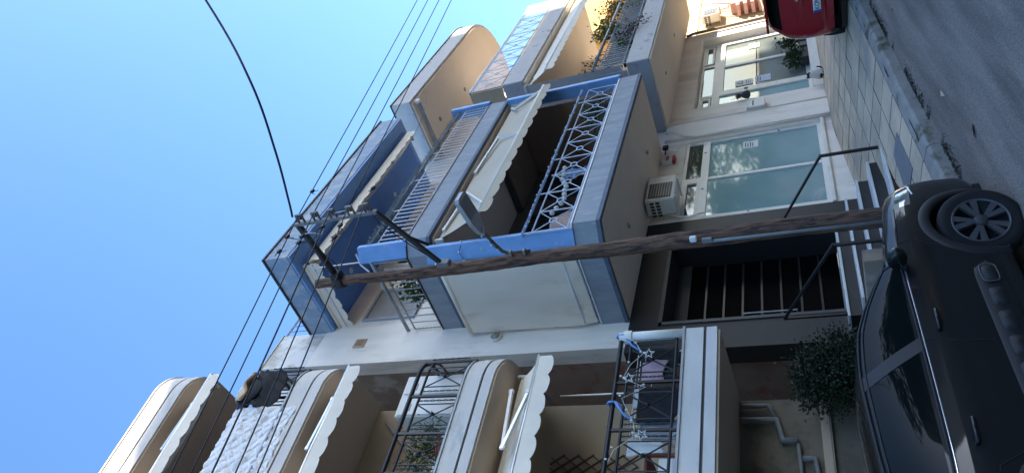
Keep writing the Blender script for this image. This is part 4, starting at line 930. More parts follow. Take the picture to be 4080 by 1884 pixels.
        c = Vector((-.46, sg*(side(-.46, .94)+.12), 1.0))
        for i in range(13):
            for j in range(16):
                a, b = math.pi*i/12, 2*math.pi*j/16; m_.v.append(c+Vector((.085*math.cos(a)*(1 if math.cos(a) > 0 else .45), .115*math.sin(a)*math.cos(b), .075*math.sin(a)*math.sin(b))))
        for i in range(12):
            for j in range(16): a = i*16+j; b = i*16+(j+1) % 16; m_.f.append((a, b, b+16, a+16))
        mo = m_.build('mirror', paint, T, True)
        MB().bar((-.44, sg*(side(-.44, .94)-.02), .945), (-.46, sg*(side(-.46, .94)+.08), .96), .05, .05).build('mirror_stalk', M_plastic, mo)
        if spec == 'front':
            # raised rubber panel low on the doors with rounded cushions, and the thin side of the nose
            x0_, x1_ = -.52, -1.98
            m_ = MB(); n = 24
            for k in range(n+1):
                x = x0_+(x1_-x0_)*k/n; hh = .095*min(1, math.sqrt(max(0, 1-((abs(k/n-.5)*2)**14))))
                for z, e in ((.42-hh, .0), (.42-hh+.01, .012), (.42+hh-.01, .012), (.42+hh, .0)): m_.v.append(Vector((x, sg*(side(x, z)+e), z)))
            for k in range(n):
                for j in range(3): a = k*4+j; m_.f.append((a, a+4, a+5, a+1))
            pn = m_.build('bump_panel', M_plastic, T, True)
            for k in range(6):
                xc = -.66-.235*k; m_ = MB(); pr = [(xc+.09*math.copysign(abs(math.cos(t))**.5, math.cos(t)), .42+.055*math.copysign(abs(math.sin(t))**.5, math.sin(t))) for t in [2*math.pi*q/28 for q in range(28)]]
                yy = side(xc, .42)+.012
                m_.add([(a, sg*yy, b) for a, b in pr]+[(xc+(a-xc)*.85, sg*(yy+.02), .42+(b-.42)*.8) for a, b in pr], [(q, (q+1) % 28, 28+(q+1) % 28, 28+q) for q in range(28)]+[tuple(range(28, 56))]); m_.build('cushion', M_plastic, pn, True)
                if k == 0: MB().tube([(a, sg*(yy+.012), b) for a, b in pr]+[(pr[0][0], sg*(yy+.012), pr[0][1])], .007, 6, False).build('cushion_ring', M_silver, pn, True)
            MB().tube([(x, sg*(side(x, .70)+.004), .70+.05*(x-.2)) for x in (.66, .60, .52, .44)], .008, 6).build('chevron_trim', M_chrome, T, True)
    if spec == 'front':
        # wipers, grille and chevron bars on the nose
        for (a, b) in (((-.27, -.55, 1.065), (-.42, .05, 1.20)), ((-.27, .0, 1.085), (-.42, .55, 1.175))): MB().bar(a, b, .02, .015).build('wiper', M_plastic, T)
        for z in (.74, .70): MB().tube([(herm([(z_, x_) for x_, z_ in ZT_[:4]][::-1], z)+.012 if False else .80-.35*abs(y_)**2.2, y_, z) for y_ in [-.6+.1*k for k in range(13)]], .010, 6).build('grille_bar', M_chrome, T, True)
        MB().tube([(-1.5, -.15, 1.476), (-2.6, -.15, 1.42)], .003, 4).build('roof_seam', M_plastic, T)
    if spec == 'rear':
        xr = -3.165
        MB().bbox(xr-.02, xr+.06, -.26, .26, .55, .665, .006).build('plate_panel', M_paper, T)
        MB().box(xr-.024, xr-.018, .215, .258, .552, .663).build('plate_band', M_bluelt, T)
        for ch, yy in (('KOM-', .205),):
            cu = bpy.data.curves.new('plate_text', 'FONT'); cu.body = ch; cu.size = .105; cu.extrude = .001; cu.space_character = .95
            tmp = bpy.data.objects.new('plate_tmp', cu); col.objects.link(tmp); bpy.context.view_layer.update(); me_ = bpy.data.meshes.new_from_object(tmp.evaluated_get(bpy.context.evaluated_depsgraph_get())); bpy.data.objects.remove(tmp)
            to = bpy.data.objects.new('plate_text', me_); col.objects.link(to); to.parent = T; me_.materials.clear(); me_.materials.append(M_ink); to.location = (xr-.024, yy, .572); to.rotation_euler = (R(90), 0, R(-90)); to.scale = (.78, 1, 1)
        MB().lathe([(0, -.012), (.03, -.008), (.036, 0)], (xr+.06, 0, .90), 'x', 18).build('badge', M_chrome, T, True)
        MB().bar((xr+.055, -.12, .80), (xr+.055, .12, .80), .03, .03).build('boot_handle', M_plastic, T)
        MB().bbox(-3.02, -2.74, -.55, .55, 1.36, 1.40, .012).build('spoiler', paint, T)
        MB().bbox(xr-.01, -2.95, -.62, .62, .36, .50, .03).build('bumper', paint, T)
        MB().bar((-3.0, -.3, 1.07), (-2.9, .12, 1.2), .015, .015).build('wiper', M_plastic, T)
        MB().box(-3.02, -3.015, .28, .45, 1.12, 1.26)
    return T
hatchback('dark grey hatchback parked in front of the timber pole', M_cardark, (5.80, 5.04, -1.50), A2, R(-3.), R(1.0), R(-17), 'front', 1.035)
hatchback('red hatchback parked nose uphill on the pavement beside the cream building', M_carred, (15.4, 4.12, -.82), R(-4), R(-2), R(2.), 0, 'rear')
# ------------------------------------------------------------------ things fixed to or standing on the buildings
def ac_unit(label, x0, x1, y0, y1, z0, z1, a=0.):
    T = thing('air_conditioner', label, 'air conditioner', ((x0+x1)/2, (y0+y1)/2, z0), a)
    MB().bbox(x0, x1, y0, y1, z0, z1, .02).build('casing', M_acwhite, T)
    w_ = x1-x0; h_ = z1-z0
    gr = MB().bbox(x0+.08*w_, x0+.68*w_, y0-.012, y0+.01, z0+.10*h_, z0+.90*h_, .006).build('fan_grille', M_grille, T)
    for k in range(8): MB().box(x0+.10*w_, x0+.66*w_, y0-.018, y0-.010, z0+(.16+.09*k)*h_, z0+(.18+.09*k)*h_).build('slat', M_greymetal, gr)
    for i in range(5):
        for j in range(2): MB().box(x0-.004, x0+.004, y0+.05+.07*i, y0+.10+.07*i, z0+(.5+.2*j)*h_, z0+(.64+.2*j)*h_).build('side_vent', M_ink, T)
    for xx in (x0+.12, x1-.12): MB().bar((xx, y0+.02, z0-.015), (xx, y1+.09, z0-.015), .035, .03).build('bracket', M_acwhite, T)
    return T
ac_unit('white air conditioner on the wall above the shop window', 11.18, 12.02, 7.03, 7.38, 2.46, 3.0)
MB().tube([(11.2, 7.42, 2.6), (11.15, 7.48, 2.3), (11.3, 7.51, 1.9), (11.25, 7.52, 2.2)], .012, 6).top('hose', M_acwhite, 'thin white hose hanging below the air conditioner by the black cladding', 'hose', (11.2, 7.42, 2.6))
T = thing('alarm_box', 'white alarm siren box with red lettering and red base above the shop window', 'alarm', (13.42, 7.5, 2.72))
MB().bbox(13.28, 13.54, 7.45, YW, 2.76, 2.98, .015).build('casing', M_acwhite, T)
MB().bbox(13.29, 13.53, 7.44, YW-.005, 2.70, 2.757, .015).build('red_base', M_red, T)
for k in range(4): MB().box(13.34+.045*k, 13.365+.045*k, 7.443, 7.449, 2.82, 2.90-.012*(k % 2)).build('letter', M_red, T)
T = thing('flood_light', 'small black flood light and cable below the grey slab', 'light', (13.8, 7.4, 2.92))
MB().bbox(13.72, 13.86, 7.36, 7.42, 2.86, 2.98, .01).build('head', M_plastic, T)
MB().bar((13.79, 7.42, 2.93), (13.79, YW, 2.96), .03, .03).build('bracket', M_plastic, T)
MB().tube([(13.8, 7.46, 2.9), (13.75, 7.5, 2.7), (14.1, 7.52, 2.6), (13.95, 7.53, 2.3)], .008, 5).build('lead', M_acwhite, T, True)
T = thing('letter_box', 'white metal letter box on the wall between the shop fronts', 'letter box', (15.22, 7.48, .85))
MB().bbox(15.04, 15.42, 7.42, YW, .86, 1.22, .012).build('casing', M_acwhite, T)
MB().box(15.12, 15.34, 7.412, 7.419, 1.10, 1.125).build('slot', M_ink, T); MB().bbox(15.03, 15.43, 7.41, YW-.004, 1.222, 1.25, .006).build('lid', M_acwhite, T)
MB().bbox(15.50, 15.56, 7.52, YW, 1.02, 1.10, .006).top('door_bell', M_acwhite, 'tiny white door bell beside the white letter box', 'door bell', (15.53, 7.53, 1.02))
T = thing('hanging_ornament', 'small dark doll ornament hanging beside the glazed shop door', 'ornament', (15.8, 7.5, 1.5))
MB().tube([(15.8, 7.52, 1.62), (15.8, 7.5, 1.48)], .004, 4).build('string', M_ink, T)
b_ = MB().lathe([(0, 1.49), (.05, 1.46), (.06, 1.42), (.035, 1.38), (.09, 1.30), (.10, 1.22), (.05, 1.18), (0, 1.17)], (15.8, 7.46, 0), 'z', 12); b_.build('body', M_ink, T, True)
MB().lathe([(0, 1.505), (.04, 1.50), (.10, 1.455), (.065, 1.46)], (15.8, 7.46, 0), 'z', 12).build('hat', M_fleeceb, T, True)
def paper(label, x, z, w_, h_, y, lines=4, mtl=M_paper, parts=()):
    T = thing('notice', label, 'notice', (x, y, z-h_/2))
    MB().box(x-w_/2, x+w_/2, y-.003, y, z-h_/2, z+h_/2).build('sheet', mtl, T)
    for k in range(lines): MB().box(x-w_*.36, x+w_*(.36-.12*(k % 2)), y-.005, y-.003, z+h_*(.30-.16*k), z+h_*(.36-.16*k)).build('text_line', M_ink, T)
    return T
paper('white printed notice stuck on the big shop window pane', 13.72, 1.19, .27, .30, YW+.058)
paper('white printed notice at the top of the right door leaf', 19.35, 1.14, .32, .28, YW+.215)
pp_ = paper('white notice with a warning triangle on the left door leaf', 17.15, 1.37, .30, .42, YW+.215, 0)
MB().add([(17.06, YW+.208, 1.40), (17.24, YW+.208, 1.40), (17.15, YW+.208, 1.55)], [(0, 1, 2)]).build('triangle', M_ink, pp_)
MB().add([(17.10, YW+.2065, 1.42), (17.20, YW+.2065, 1.42), (17.15, YW+.2065, 1.51)], [(0, 1, 2)]).build('triangle_face', M_paper, pp_)
for k in range(3): MB().box(17.05, 17.25, YW+.21, YW+.2115, 1.22+.045*k, 1.235+.045*k).build('text_line', M_ink, pp_)
paper('pale blue notice lower on the left door leaf', 17.2, .93, .36, .36, YW+.215, 2, mat('pale_blue_paper', (.55, .64, .74), .8, var=.05))
# cat
T = MB(); zc = zs(15.85, 7.3)
def catpt(rings_): return rings_
cat = MB(); prof = [(0, .002), (.075, .0), (.10, .03), (.105, .08), (.095, .14), (.078, .19), (.062, .225), (.05, .24), (.062, .265), (.066, .29), (.05, .325), (.0, .338)]
for r_, t_ in prof:
    for k in range(14):
        a = 2*math.pi*k/14; fx = .012*math.sin(t_*9); cat.v.append(Vector((15.85+r_*math.cos(a)*.95-fx, 7.32+r_*math.sin(a)*(1.15 if t_ < .2 else 1.), zc+t_)))
for i in range(len(prof)-1):
    for k in range(14): a = i*14+k; b = i*14+(k+1) % 14; cat.f.append((a, b, b+14, a+14))
ct = cat.top('cat', M_catw, 'black and white cat sitting at the foot of the shop door frame', 'cat', (15.85, 7.32, zc), smooth=True)
for sx in (-1, 1): MB().add([(15.82, 7.32+sx*.055, zc+.31), (15.88, 7.32+sx*.05, zc+.31), (15.85, 7.32+sx*.02, zc+.325), (15.85, 7.32+sx*.05, zc+.375)], [(0, 1, 3), (1, 2, 3), (2, 0, 3)]).build('ear', M_catb, ct)
MB().lathe([(0, zc+.342), (.053, zc+.328), (.069, zc+.292), (.064, zc+.262)], (15.85, 7.32, 0), 'z', 14).build('black_cap_fur', M_catb, ct, True)
MB().lathe([(.108, zc+.085), (.108, zc+.03), (.08, zc-.001)], (15.85, 7.325, 0), 'z', 14).build('black_haunch_fur', M_catb, ct, True)
MB().tube([(15.93, 7.33, zc+.03), (16.05, 7.3, zc+.02), (16.12, 7.28, zc+.05), (16.15, 7.28, zc+.12)], [.024, .022, .018, .012], 8).build('tail', M_catb, ct, True)
for sx in (-1, 1): MB().tube([(15.80, 7.32+sx*.04, zc+.15), (15.77, 7.32+sx*.045, zc+.03), (15.745, 7.32+sx*.045, zc+.012)], [.03, .022, .02], 8).build('front_leg', M_catw, ct, True)

def pot_plant(label, base, pot_r, pot_h, pm_, stems, n, size, spread, leafm, droop=0., a=0., asp=.45, name='potted_plant', cat_='plant', twigs=True):
    T = thing(name, label, cat_, base, a); bx, by, bz = base
    if pot_h: MB().lathe([(0, bz), (pot_r*.75, bz), (pot_r, bz+pot_h*.9), (pot_r*1.08, bz+pot_h*.9), (pot_r*1.08, bz+pot_h), (pot_r*.9, bz+pot_h), (pot_r*.85, bz+pot_h*.9), (0, bz+pot_h*.9)], (bx, by, 0), 'z', 16).build('pot', pm_, T)
    for s_ in stems:
        MB().tube([(bx, by, bz+pot_h*.9)]+[tuple(Vector(base)+Vector(p)) for p in s_], .012 if len(s_) > 1 else .008, 5).build('stem', M_trellis, T, True)
    pts = []
    for s_ in stems:
        q = [Vector(base)+Vector((0, 0, pot_h))]+[Vector(base)+Vector(p) for p in s_]
        for u, v in zip(q, q[1:]): pts += [u+(v-u)*t for t in (.35, .6, .8, 1.)]
    leaves(MB(), pts, n, size, spread, droop, asp).build('foliage', leafm, T); return T
# planter at the shop door
T = thing('planter', 'dark trough planter with bushy green plant before the shop door', 'planter', (17.9, 7.55, -.15))
MB().bbox(17.25, 17.85, 7.46, 7.66, -.15, .06, .015).build('trough', M_potdark, T)
leaves(MB(), [(17.3+.06*k, 7.55, .14+.08*math.sin(k*1.9)) for k in range(9)], 420, .075, (.05, .06, .08)).build('foliage', M_leafd, T)
pot_plant('green shrub in a small pot by the right door leaf behind the red car', (18.45, 7.55, -.15), .13, .18, M_potdark, [[(0, 0, .3), (.05, 0, .5)], [(-.1, 0, .35)], [(.15, 0, .4)], [(.1, 0, .6)]], 300, .07, (.08, .06, .09), M_leafd)
MB().bbox(17.95, 18.2, 7.46, 7.66, -.15, .02, .01).top('storage_box', M_grille, 'grey plastic box between the plants at the shop door', 'box', (18.07, 7.55, -.15))
# wall fittings on the white flank strip
T = thing('wall_lamp', 'round bulkhead lamp on the white wall beside the drop sheet', 'wall lamp', (8.30, 7.5, 5.33))
MB().lathe([(.105, YW-.0), (.105, YW-.05), (.085, YW-.06)], (8.32, 0, 5.38), 'y', 20).build('rim', M_acwhite, T, True)
MB().lathe([(.085, YW-.058), (.06, YW-.085), (0, YW-.095)], (8.32, 0, 5.38), 'y', 20).build('lens', mat('amber_lens', (.30, .25, .17), .2, var=.2), T, True)
T = thing('wall_vent', 'small cream louvred vent high on the white wall', 'vent', (8.45, 7.53, 8.2))
MB().bbox(8.32, 8.55, YW-.025, YW, 8.17, 8.42, .008).build('frame', M_canvas, T)
for k in range(6): MB().box(8.35, 8.52, YW-.034, YW-.026, 8.20+.033*k, 8.215+.033*k).build('slat', M_fleeceb, T)
# latticed balcony: string of bulbs, globe lights, cloths
T = thing('string_lights', 'string of tiny clear bulbs along the blue lattice handrail', 'string lights', (11, 5.62, 4.3))
MB().tube([(8.65+.1*k, 5.645-.012*(k % 2), 4.315+.02*wob(k*.9)) for k in range(51)], .005, 4).build('lead', M_cable, T)
bl = MB().lathe([(0, .02), (.010, .014), (.012, 0), (.007, -.013), (0, -.015)], (0, 0, 0), 'z', 8).mesh('bulb', M_bulb, True)
for k in range(34): piece('bulb', bl, T, (8.7+.15*k, 5.63+.03*random.random()-.03, 4.29+.06*random.random()-.05))
T = thing('string_lights', 'loop of small white bulbs wound round the blue corner post', 'string lights', (8.5, 5.8, 4.6))
lp = [(8.72, 5.72, 4.95), (8.52, 5.76, 4.85), (8.47, 5.92, 4.66), (8.50, 6.0, 4.5)]
MB().tube(lp, .005, 4).build('lead', M_cable, T); lp2 = [(8.66, 5.70, 5.42), (8.5, 5.80, 5.45), (8.46, 5.95, 5.4)]
MB().tube(lp2, .005, 4).build('lead', M_cable, T)
for p in lp+lp2+[(8.60, 5.72, 4.90), (8.49, 5.84, 4.75), (8.70, 5.70, 5.05)]: piece('bulb', bl, T, (p[0]-.01, p[1]-.012, p[2]))
T = thing('globe_lights', 'strand of frosted globe lights hanging behind the lattice railing', 'string lights', (9.6, 5.78, 3.9))
gp = [(9.25+.13*k, 5.78, 3.98-.10*math.sin(k*.45)+.03*wob(k)) for k in range(12)]
MB().tube(gp, .005, 4).build('lead', M_cable, T); gb = MB().lathe([(0, .045), (.03, .035), (.045, 0), (.03, -.035), (0, -.045)], (0, 0, 0), 'z', 12).mesh('globe', M_bulb, True)
for p in gp: piece('globe', gb, T, p)
def cloth(label, f, nu, nv, m_, base, name='cloth', cat_='cloth', a=0., smooth=True):
    o = MB().grid(f, nu, nv).top(name, m_, label, cat_, base, a, smooth); md = o.modifiers.new('thick', 'SOLIDIFY'); md.thickness = .012; return o
M_check = mat('checked_cloth', (.46, .33, .30), .9, var=.35, scale=26, stretch=(1, 1, 3))
cloth('beige checked cloth hung inside the lattice railing by the blue post', lambda u, v: (8.72+.42*u+.12*v*u, 5.80+.03*wob(u*5+v*2), 3.95-.42*v-.12*(1-u)*v), 12, 10, M_check, (8.9, 5.8, 3.9))
M_bluecl = mat('blue_pattern_cloth', (.22, .32, .50), .9, var=.5, scale=18)
cloth('blue patterned cloth bundled behind the middle of the lattice', lambda u, v: (10.35+.3*u, 5.82+.04*wob(u*9+v*5), 4.05-.4*v*(.6+.4*u)), 12, 10, M_bluecl, (10.5, 5.82, 4.0))
MB().tube([(11.2, 6.3, 3.52), (11.25, 6.2, 4.6)], .018, 6).top('pole', M_acwhite, 'white rod leaning inside the latticed balcony', 'rod', (11.2, 6.3, 3.52))
MB().tube([(9.0, 6.08, 8.92), (8.93, 6.04, 7.45)], .012, 6).top('crank_rod', M_acwhite, 'white awning crank rod hanging before the deep blue soffit', 'rod', (9.0, 6.08, 8.9))
MB().bbox(9.0, 10.2, 6.5, 7.2, 3.52, 4.0, .02).top('table', M_potdark, 'dark table in the shade of the latticed balcony', 'table', (9.6, 6.8, 3.52))
pot_plant('dark climbing plant behind the right end of the lattice railing', (13.2, 5.95, 3.52), .14, .2, M_potdark, [[(.1, 0, .5)], [(-.3, 0, .45)], [(-.6, 0, .4)], [(.3, 0, .6)]], 350, .06, (.12, .06, .12), M_leafd)
# tinsel on the upper handrail
T = MB()
leaves(T, [(8.9+.02*k, 5.67, 7.345) for k in range(250)], 2600, .045, (.015, .022, .024), .25, .16)
T.top('tinsel_garland', M_tinsel, 'frayed silver tinsel garland wound along the upper handrail', 'garland', (11.4, 5.67, 7.34))
pot_plant('leafy green plant in a pot behind the short side railing', (8.95, 6.75, 6.56), .13, .2, M_potdark, [[(-.1, 0, .4)], [(0, -.1, .5)], [(-.12, .12, .35)], [(.05, .1, .55)]], 320, .075, (.08, .09, .09), M_leaf)
# cream balcony plants
pot_plant('tall leafy green shrub rising above the grey balcony rail', (17.6, 6.0, 3.54), .16, .25, M_terra, [[(0, -.1, .7), (.05, -.15, 1.05)], [(-.25, -.1, .75), (-.3, -.2, 1.0)], [(.3, -.05, .8), (.4, -.15, 1.1)], [(.6, 0, .7), (.75, -.1, 1.0)]], 900, .075, (.12, .08, .13), M_leafy)
pot_plant('feathery green shrub at the far end of the grey balcony', (19.6, 6.0, 3.54), .16, .25, M_terra, [[(0, 0, .7), (.1, -.1, 1.2)], [(-.3, 0, .7), (-.35, -.1, 1.1)], [(.35, 0, .9), (.5, -.1, 1.25)]], 900, .06, (.15, .09, .16), M_leaf)
pot_plant('sparse dark-leaved plant near the side sheet of the grey balcony', (15.7, 6.0, 3.54), .13, .22, M_potdark, [[(0, 0, .6), (-.1, -.1, 1.05)], [(.2, 0, .7), (.3, -.1, .95)], [(-.25, 0, .8), (-.35, 0, 1.15)]], 130, .085, (.08, .07, .10), M_leafd, 0, 0, .22)
pot_plant('purple trailing plant spilling over the grey balcony edge', (16.75, 5.92, 3.60), .1, .14, M_potdark, [[(0, -.18, .25), (.0, -.26, .1), (.25, -.28, -.12)], [(-.2, -.14, .3), (-.35, -.2, .2)], [(.2, -.18, .22), (.45, -.26, .0), (.7, -.28, -.2)], [(.1, -.17, .4)]], 260, .075, (.06, .035, .07), M_leafp, .2, 0, .2)
pot_plant('small bright green fern between the grey balcony bars', (16.2, 5.92, 3.56), .09, .12, M_potdark, [[(0, -.15, .2)], [(.15, -.15, .25)], [(-.15, -.15, .22)]], 220, .06, (.08, .04, .07), M_leaf)
pot_plant('green plant pushing through the far bars of the grey balcony', (19.2, 5.95, 3.56), .1, .12, M_potdark, [[(0, -.16, .3)], [(.3, -.16, .35)], [(-.3, -.16, .3)], [(.6, -.16, .4)]], 420, .06, (.12, .05, .11), M_leafy)

# ------------------------------------------------------------------ things on the left building (turned frame)
from mathutils import noise as mn
def duv(u, v):
    h = 2.9+2.05*u; f_ = v*1.5
    if f_ < .12: D, z = 7.12-.14*(f_/.12), 8.615
    else: D, z = 6.985, 8.615-(f_-.12)*.86
    edge = .10*wob(u*6)*v+.10*(u**3)*v
    gq = lambda t: math.exp(-((((t/.17) % 1)-.5)*.17/.022)**2)
    q = -.020*max(gq(h+z*.9), gq(h-z*.9))
    c_ = mn.noise(Vector((h*4+z*2.5, z*7-h*3, 1)))*.030+mn.noise(Vector((h*9+z*7, z*10-h*6, 4)))*.010
    return (h+.03*wob(v*5), D-.03*math.sin(math.pi*min(1, v*1.5))-q-c_, z+edge*.5+.01*wob(h*15))
cloth('white quilted duvet hung over the top railing to air', duv, 190, 130, M_duvet, (4.2, 7.0, 8.0), 'duvet', 'duvet', A2)
def jac(u, v):
    h = 4.96+.66*u+.03*wob(v*4); z = 8.56-.80*v*(1-.12*u-.22*abs(2*u-1)**4)+.05*math.sin(u*3.1)*v
    D = 7.12-.16*min(1, v*8)-.05*math.sin(math.pi*v)-.03*wob(u*5+v*3)-.035*math.sin(math.pi*min(1, max(0, (v-.35)*3)))*math.sin(math.pi*u)
    return (h, D, z)
cloth('black padded garment hung over the top railing next to the duvet', jac, 30, 30, M_coat, (5.3, 7.0, 8.1), 'jacket', 'jacket', A2)
cloth('black sleeve folded over the padded garment on the top railing', lambda u, v: (5.0+.42*u, 6.90-.04*math.sin(3.1*u)-.03*math.sin(3.1*v), 8.50-.26*v*(1-.7*(2*u-1)**2)-.06), 20, 14, M_coat, (5.2, 6.9, 8.3), 'sleeve', 'jacket', A2)
bk = cloth('cream fleece blanket with tan border thrown over the top railing', lambda u, v: (5.02+.5*u, 7.16-.30*min(1, v*2.5)-.03*math.sin(6*u), 8.63-.03*abs(u-.5)-.19*max(0, v-.3)*(1+.5*math.sin(u*7))), 20, 14, M_fleece, (5.2, 7.0, 8.6), 'blanket', 'blanket', A2)
MB().tube([(5.02+.025*k, 6.845-.01*math.sin(.3*k), 8.63-.03*abs(k/20-.5)-.133*(1+.5*math.sin(k*.35))) for k in range(21)], .028, 6).build('border', M_fleeceb, bk, True)
MB().tube([(5.52, 6.86+.03*k, 8.50+.015*k) for k in range(9)], .03, 6).build('border', M_fleeceb, bk, True)
cloth('navy cloth with a red stripe beside the duvet corner', lambda u, v: (4.93+.12*u, 7.16-.22*min(1, v*2), 8.64-.22*max(0, v-.2)), 8, 8, mat('navy_cloth', (.03, .035, .07), .9, var=.2), (5.0, 7.0, 8.6), 'towel', 'towel', A2)
def cabinet(label, h0, h1, D0, D1, z0, z1, extra=False):
    T = thing('cabinet', label, 'cabinet', ((h0+h1)/2, (D0+D1)/2, z0), A2)
    MB().bbox(h0, h1, D0, D1, z0, z1, .012).build('carcass', M_acwhite, T)
    for k in range(2):
        dd = MB().bbox(h0+.02+(h1-h0)/2*k, h0-.02+(h1-h0)/2*(k+1), D0-.02, D0-.001, z0+.05, z1-.05, .006).build('door', M_acwhite, T)
        for q in range(4): MB().box(h0+.08+(h1-h0)/2*k, h0+.2+(h1-h0)/2*k, D0-.024, D0-.02, z1-.16-.03*q, z1-.15-.03*q).build('vent_slot', M_grille, dd)
    return T
cabinet('tall white cabinet standing on the middle round-ended balcony', 5.12, 5.84, 7.55, 8.05, 4.76, 6.10)
T = cabinet('white cabinet wrapped in clear plastic on the top balcony', 5.15, 5.80, 7.7, 8.2, 7.74, 9.05)
MB().grid(lambda u, v: (5.10+.78*u, 7.62+.66*v+.02*wob(u*9), 9.07+.03*wob(u*11+v*7)-.5*max(0, abs(v-.5)-.42)*4), 16, 12).build('plastic_wrap', M_clear, T, True)
ac_unit('white outdoor unit on the floor of the middle round-ended balcony', 4.35, 4.98, 7.75, 8.1, 4.80, 5.32, A2)
pot_plant('drooping green conifer in a red pot behind the iron railing', (4.45, 7.32, 4.76), .13, .22, M_terra, [[(0, 0, .4), (.05, 0, .7)], [(-.3, 0, .5), (-.45, 0, .35)], [(.25, 0, .55), (.4, 0, .45)], [(-.15, 0, .6), (-.4, 0, .6)]], 900, .055, (.07, .05, .06), M_leaf, .3, A2, .18)
# laundry on the lowest balcony
T = thing('drying_rack', 'folding white drying rack behind the lowest iron railing', 'drying rack', (5.2, 7.4, 1.79), A2)
for z, D in ((2.42, 7.30), (2.42, 7.42), (2.42, 7.54), (2.30, 7.25), (2.30, 7.60)): MB().tube([(4.6, D, z), (5.8, D, z)], .006, 5).build('wire', M_acwhite, T)
for hh in (4.6, 5.8): MB().tube([(hh, 7.25, 2.3), (hh, 7.6, 2.3)], .009, 5).tube([(hh, 7.25, 2.3), (hh, 7.65, 1.79)], .009, 5).tube([(hh, 7.6, 2.3), (hh, 7.2, 1.79)], .009, 5).build('leg_frame', M_acwhite, T)
def hang(label, h0, h1, z0, z1, D, m_, nm_='laundry', sk=0.):
    cloth(label, lambda u, v: (h0+(h1-h0)*u+sk*v*(u-.5), D-.02*math.sin(math.pi*v)-.018*wob(u*6+v*3+h0*5), z1+(z0-z1)*v*(1-.10*math.sin(u*5+h0*7))), 16, 14, m_, ((h0+h1)/2, D, z1), nm_, 'laundry', A2)
hang('large black garment drying on the rack, widest of the laundry', 4.74, 5.22, 1.84, 2.34, 7.24, M_coat)
hang('black garment drying at the white downpipe end of the rack', 5.36, 5.84, 1.86, 2.36, 7.26, M_coat)
hang('pink top drying between the two black garments', 5.30, 5.60, 2.02, 2.32, 7.20, M_pink, 'laundry', .05)
hang('white towel drying in the middle of the rack', 5.02, 5.30, 1.98, 2.42, 7.34, M_paper)
hang('grey striped trousers hanging below the blue hanger', 4.55, 4.80, 1.80, 2.30, 7.30, M_greyc)
hang('white cloth draped from the rail beside the wooden chair', 4.28, 4.50, 1.98, 2.40, 7.22, M_paper, 'laundry', -.1)
MB().bbox(5.0, 5.24, 7.34, 7.48, 2.26, 2.44, .05).top('peg_basket', M_orange, 'orange plastic peg basket on the drying rack', 'basket', (5.12, 7.4, 2.3), A2)
MB().bbox(4.93, 5.0, 7.30, 7.42, 2.14, 2.36, .02).top('peg_bag', M_red, 'red cloth bag beside the orange basket', 'bag', (4.96, 7.36, 2.2), A2)
for k, (hc, lab) in enumerate(((5.93, 'blue plastic hanger on the rail corner by the white downpipe'), (4.90, 'blue plastic hanger hooked on the rail above the striped trousers'))):
    T = thing('clothes_hanger', lab, 'hanger', (hc, 7.06, 2.6), A2)
    MB().tube([(hc, 7.02, 2.56), (hc, 7.02, 2.63), (hc, 7.06, 2.66), (hc, 7.12, 2.64), (hc, 7.13, 2.58)], .014, 6).build('hook', M_skyblue, T, True)
    MB().tube([(hc, 7.02, 2.56), (hc-.16, 7.05, 2.44), (hc-.26, 7.06, 2.30)], .015, 6).tube([(hc, 7.02, 2.56), (hc-.05, 7.12, 2.44)], .015, 6).build('shoulder_bar', M_skyblue, T, True)
star = [(math.sin(2*math.pi*k/10)*(.075 if k % 2 == 0 else .032), 0, math.cos(2*math.pi*k/10)*(.075 if k % 2 == 0 else .032)) for k in range(11)]
T = thing('star_lights', 'garland of white star lights looped over the lowest iron railing', 'string lights', (5.1, 7.03, 2.3), A2)
sm_ = MB().tube(star, .008, 5, False).mesh('star', M_bulb)
for (hh, z) in ((5.60, 2.20), (5.24, 2.42), (4.44, 2.19)): piece('star', sm_, T, (hh, 7.02, z), (0, random.uniform(-.3, .3), 0))
lead = [(5.92, 7.03, 2.5), (5.75, 7.03, 2.36), (5.6, 7.03, 2.28), (5.45, 7.03, 2.42), (5.24, 7.03, 2.5), (5.1, 7.03, 2.2), (4.95, 7.03, 2.48), (4.75, 7.03, 2.38), (4.6, 7.03, 2.30), (4.44, 7.03, 2.27), (4.25, 7.03, 2.5), (4.1, 7.03, 2.55)]
MB().tube(lead, .004, 5).build('lead', M_acwhite, T, True)
for p in lead[::1]: piece('small_lamp', bl, T, (p[0]+.03, 7.015, p[2]+.02))
T = thing('trellis', 'brown diagonal wooden trellis on the wall behind the laundry', 'trellis', (4.4, 8.4, 2.6), A2)
for k in range(-8, 17):
    a = 3.55+.16*k
    for sg in (1, -1):
        p0 = (a, 0); p1 = (a+sg*1.25*.75, 1.25)
        t0, t1 = 0., 1.
        for lim, s2 in ((3.4, 1), (5.0, -1)):
            f0, f1 = (p0[0]-lim)*s2, (p1[0]-lim)*s2
            if f0 < 0 and f1 < 0: t0 = 2
            elif f0 < 0: t0 = max(t0, f0/(f0-f1))
            elif f1 < 0: t1 = min(t1, f0/(f0-f1))
        if t1-t0 > .05: MB().bar((p0[0]+(p1[0]-p0[0])*t0, 8.40+.012*sg, 2.62+1.25*t0), (p0[0]+(p1[0]-p0[0])*t1, 8.40+.012*sg, 2.62+1.25*t1), .012, .035, (0, 1, 0)).build('slat', M_trellis, T)
MB().tube([(5.42, 7.6, 3.55), (5.40, 7.55, 2.3)], .012, 6).top('crank_rod', M_acwhite, 'white awning crank rod hanging above the laundry', 'rod', (5.42, 7.6, 3.55), A2)
T = thing('chair', 'brown wooden chair on the lowest balcony behind the railing', 'chair', (4.2, 7.6, 1.78), A2)
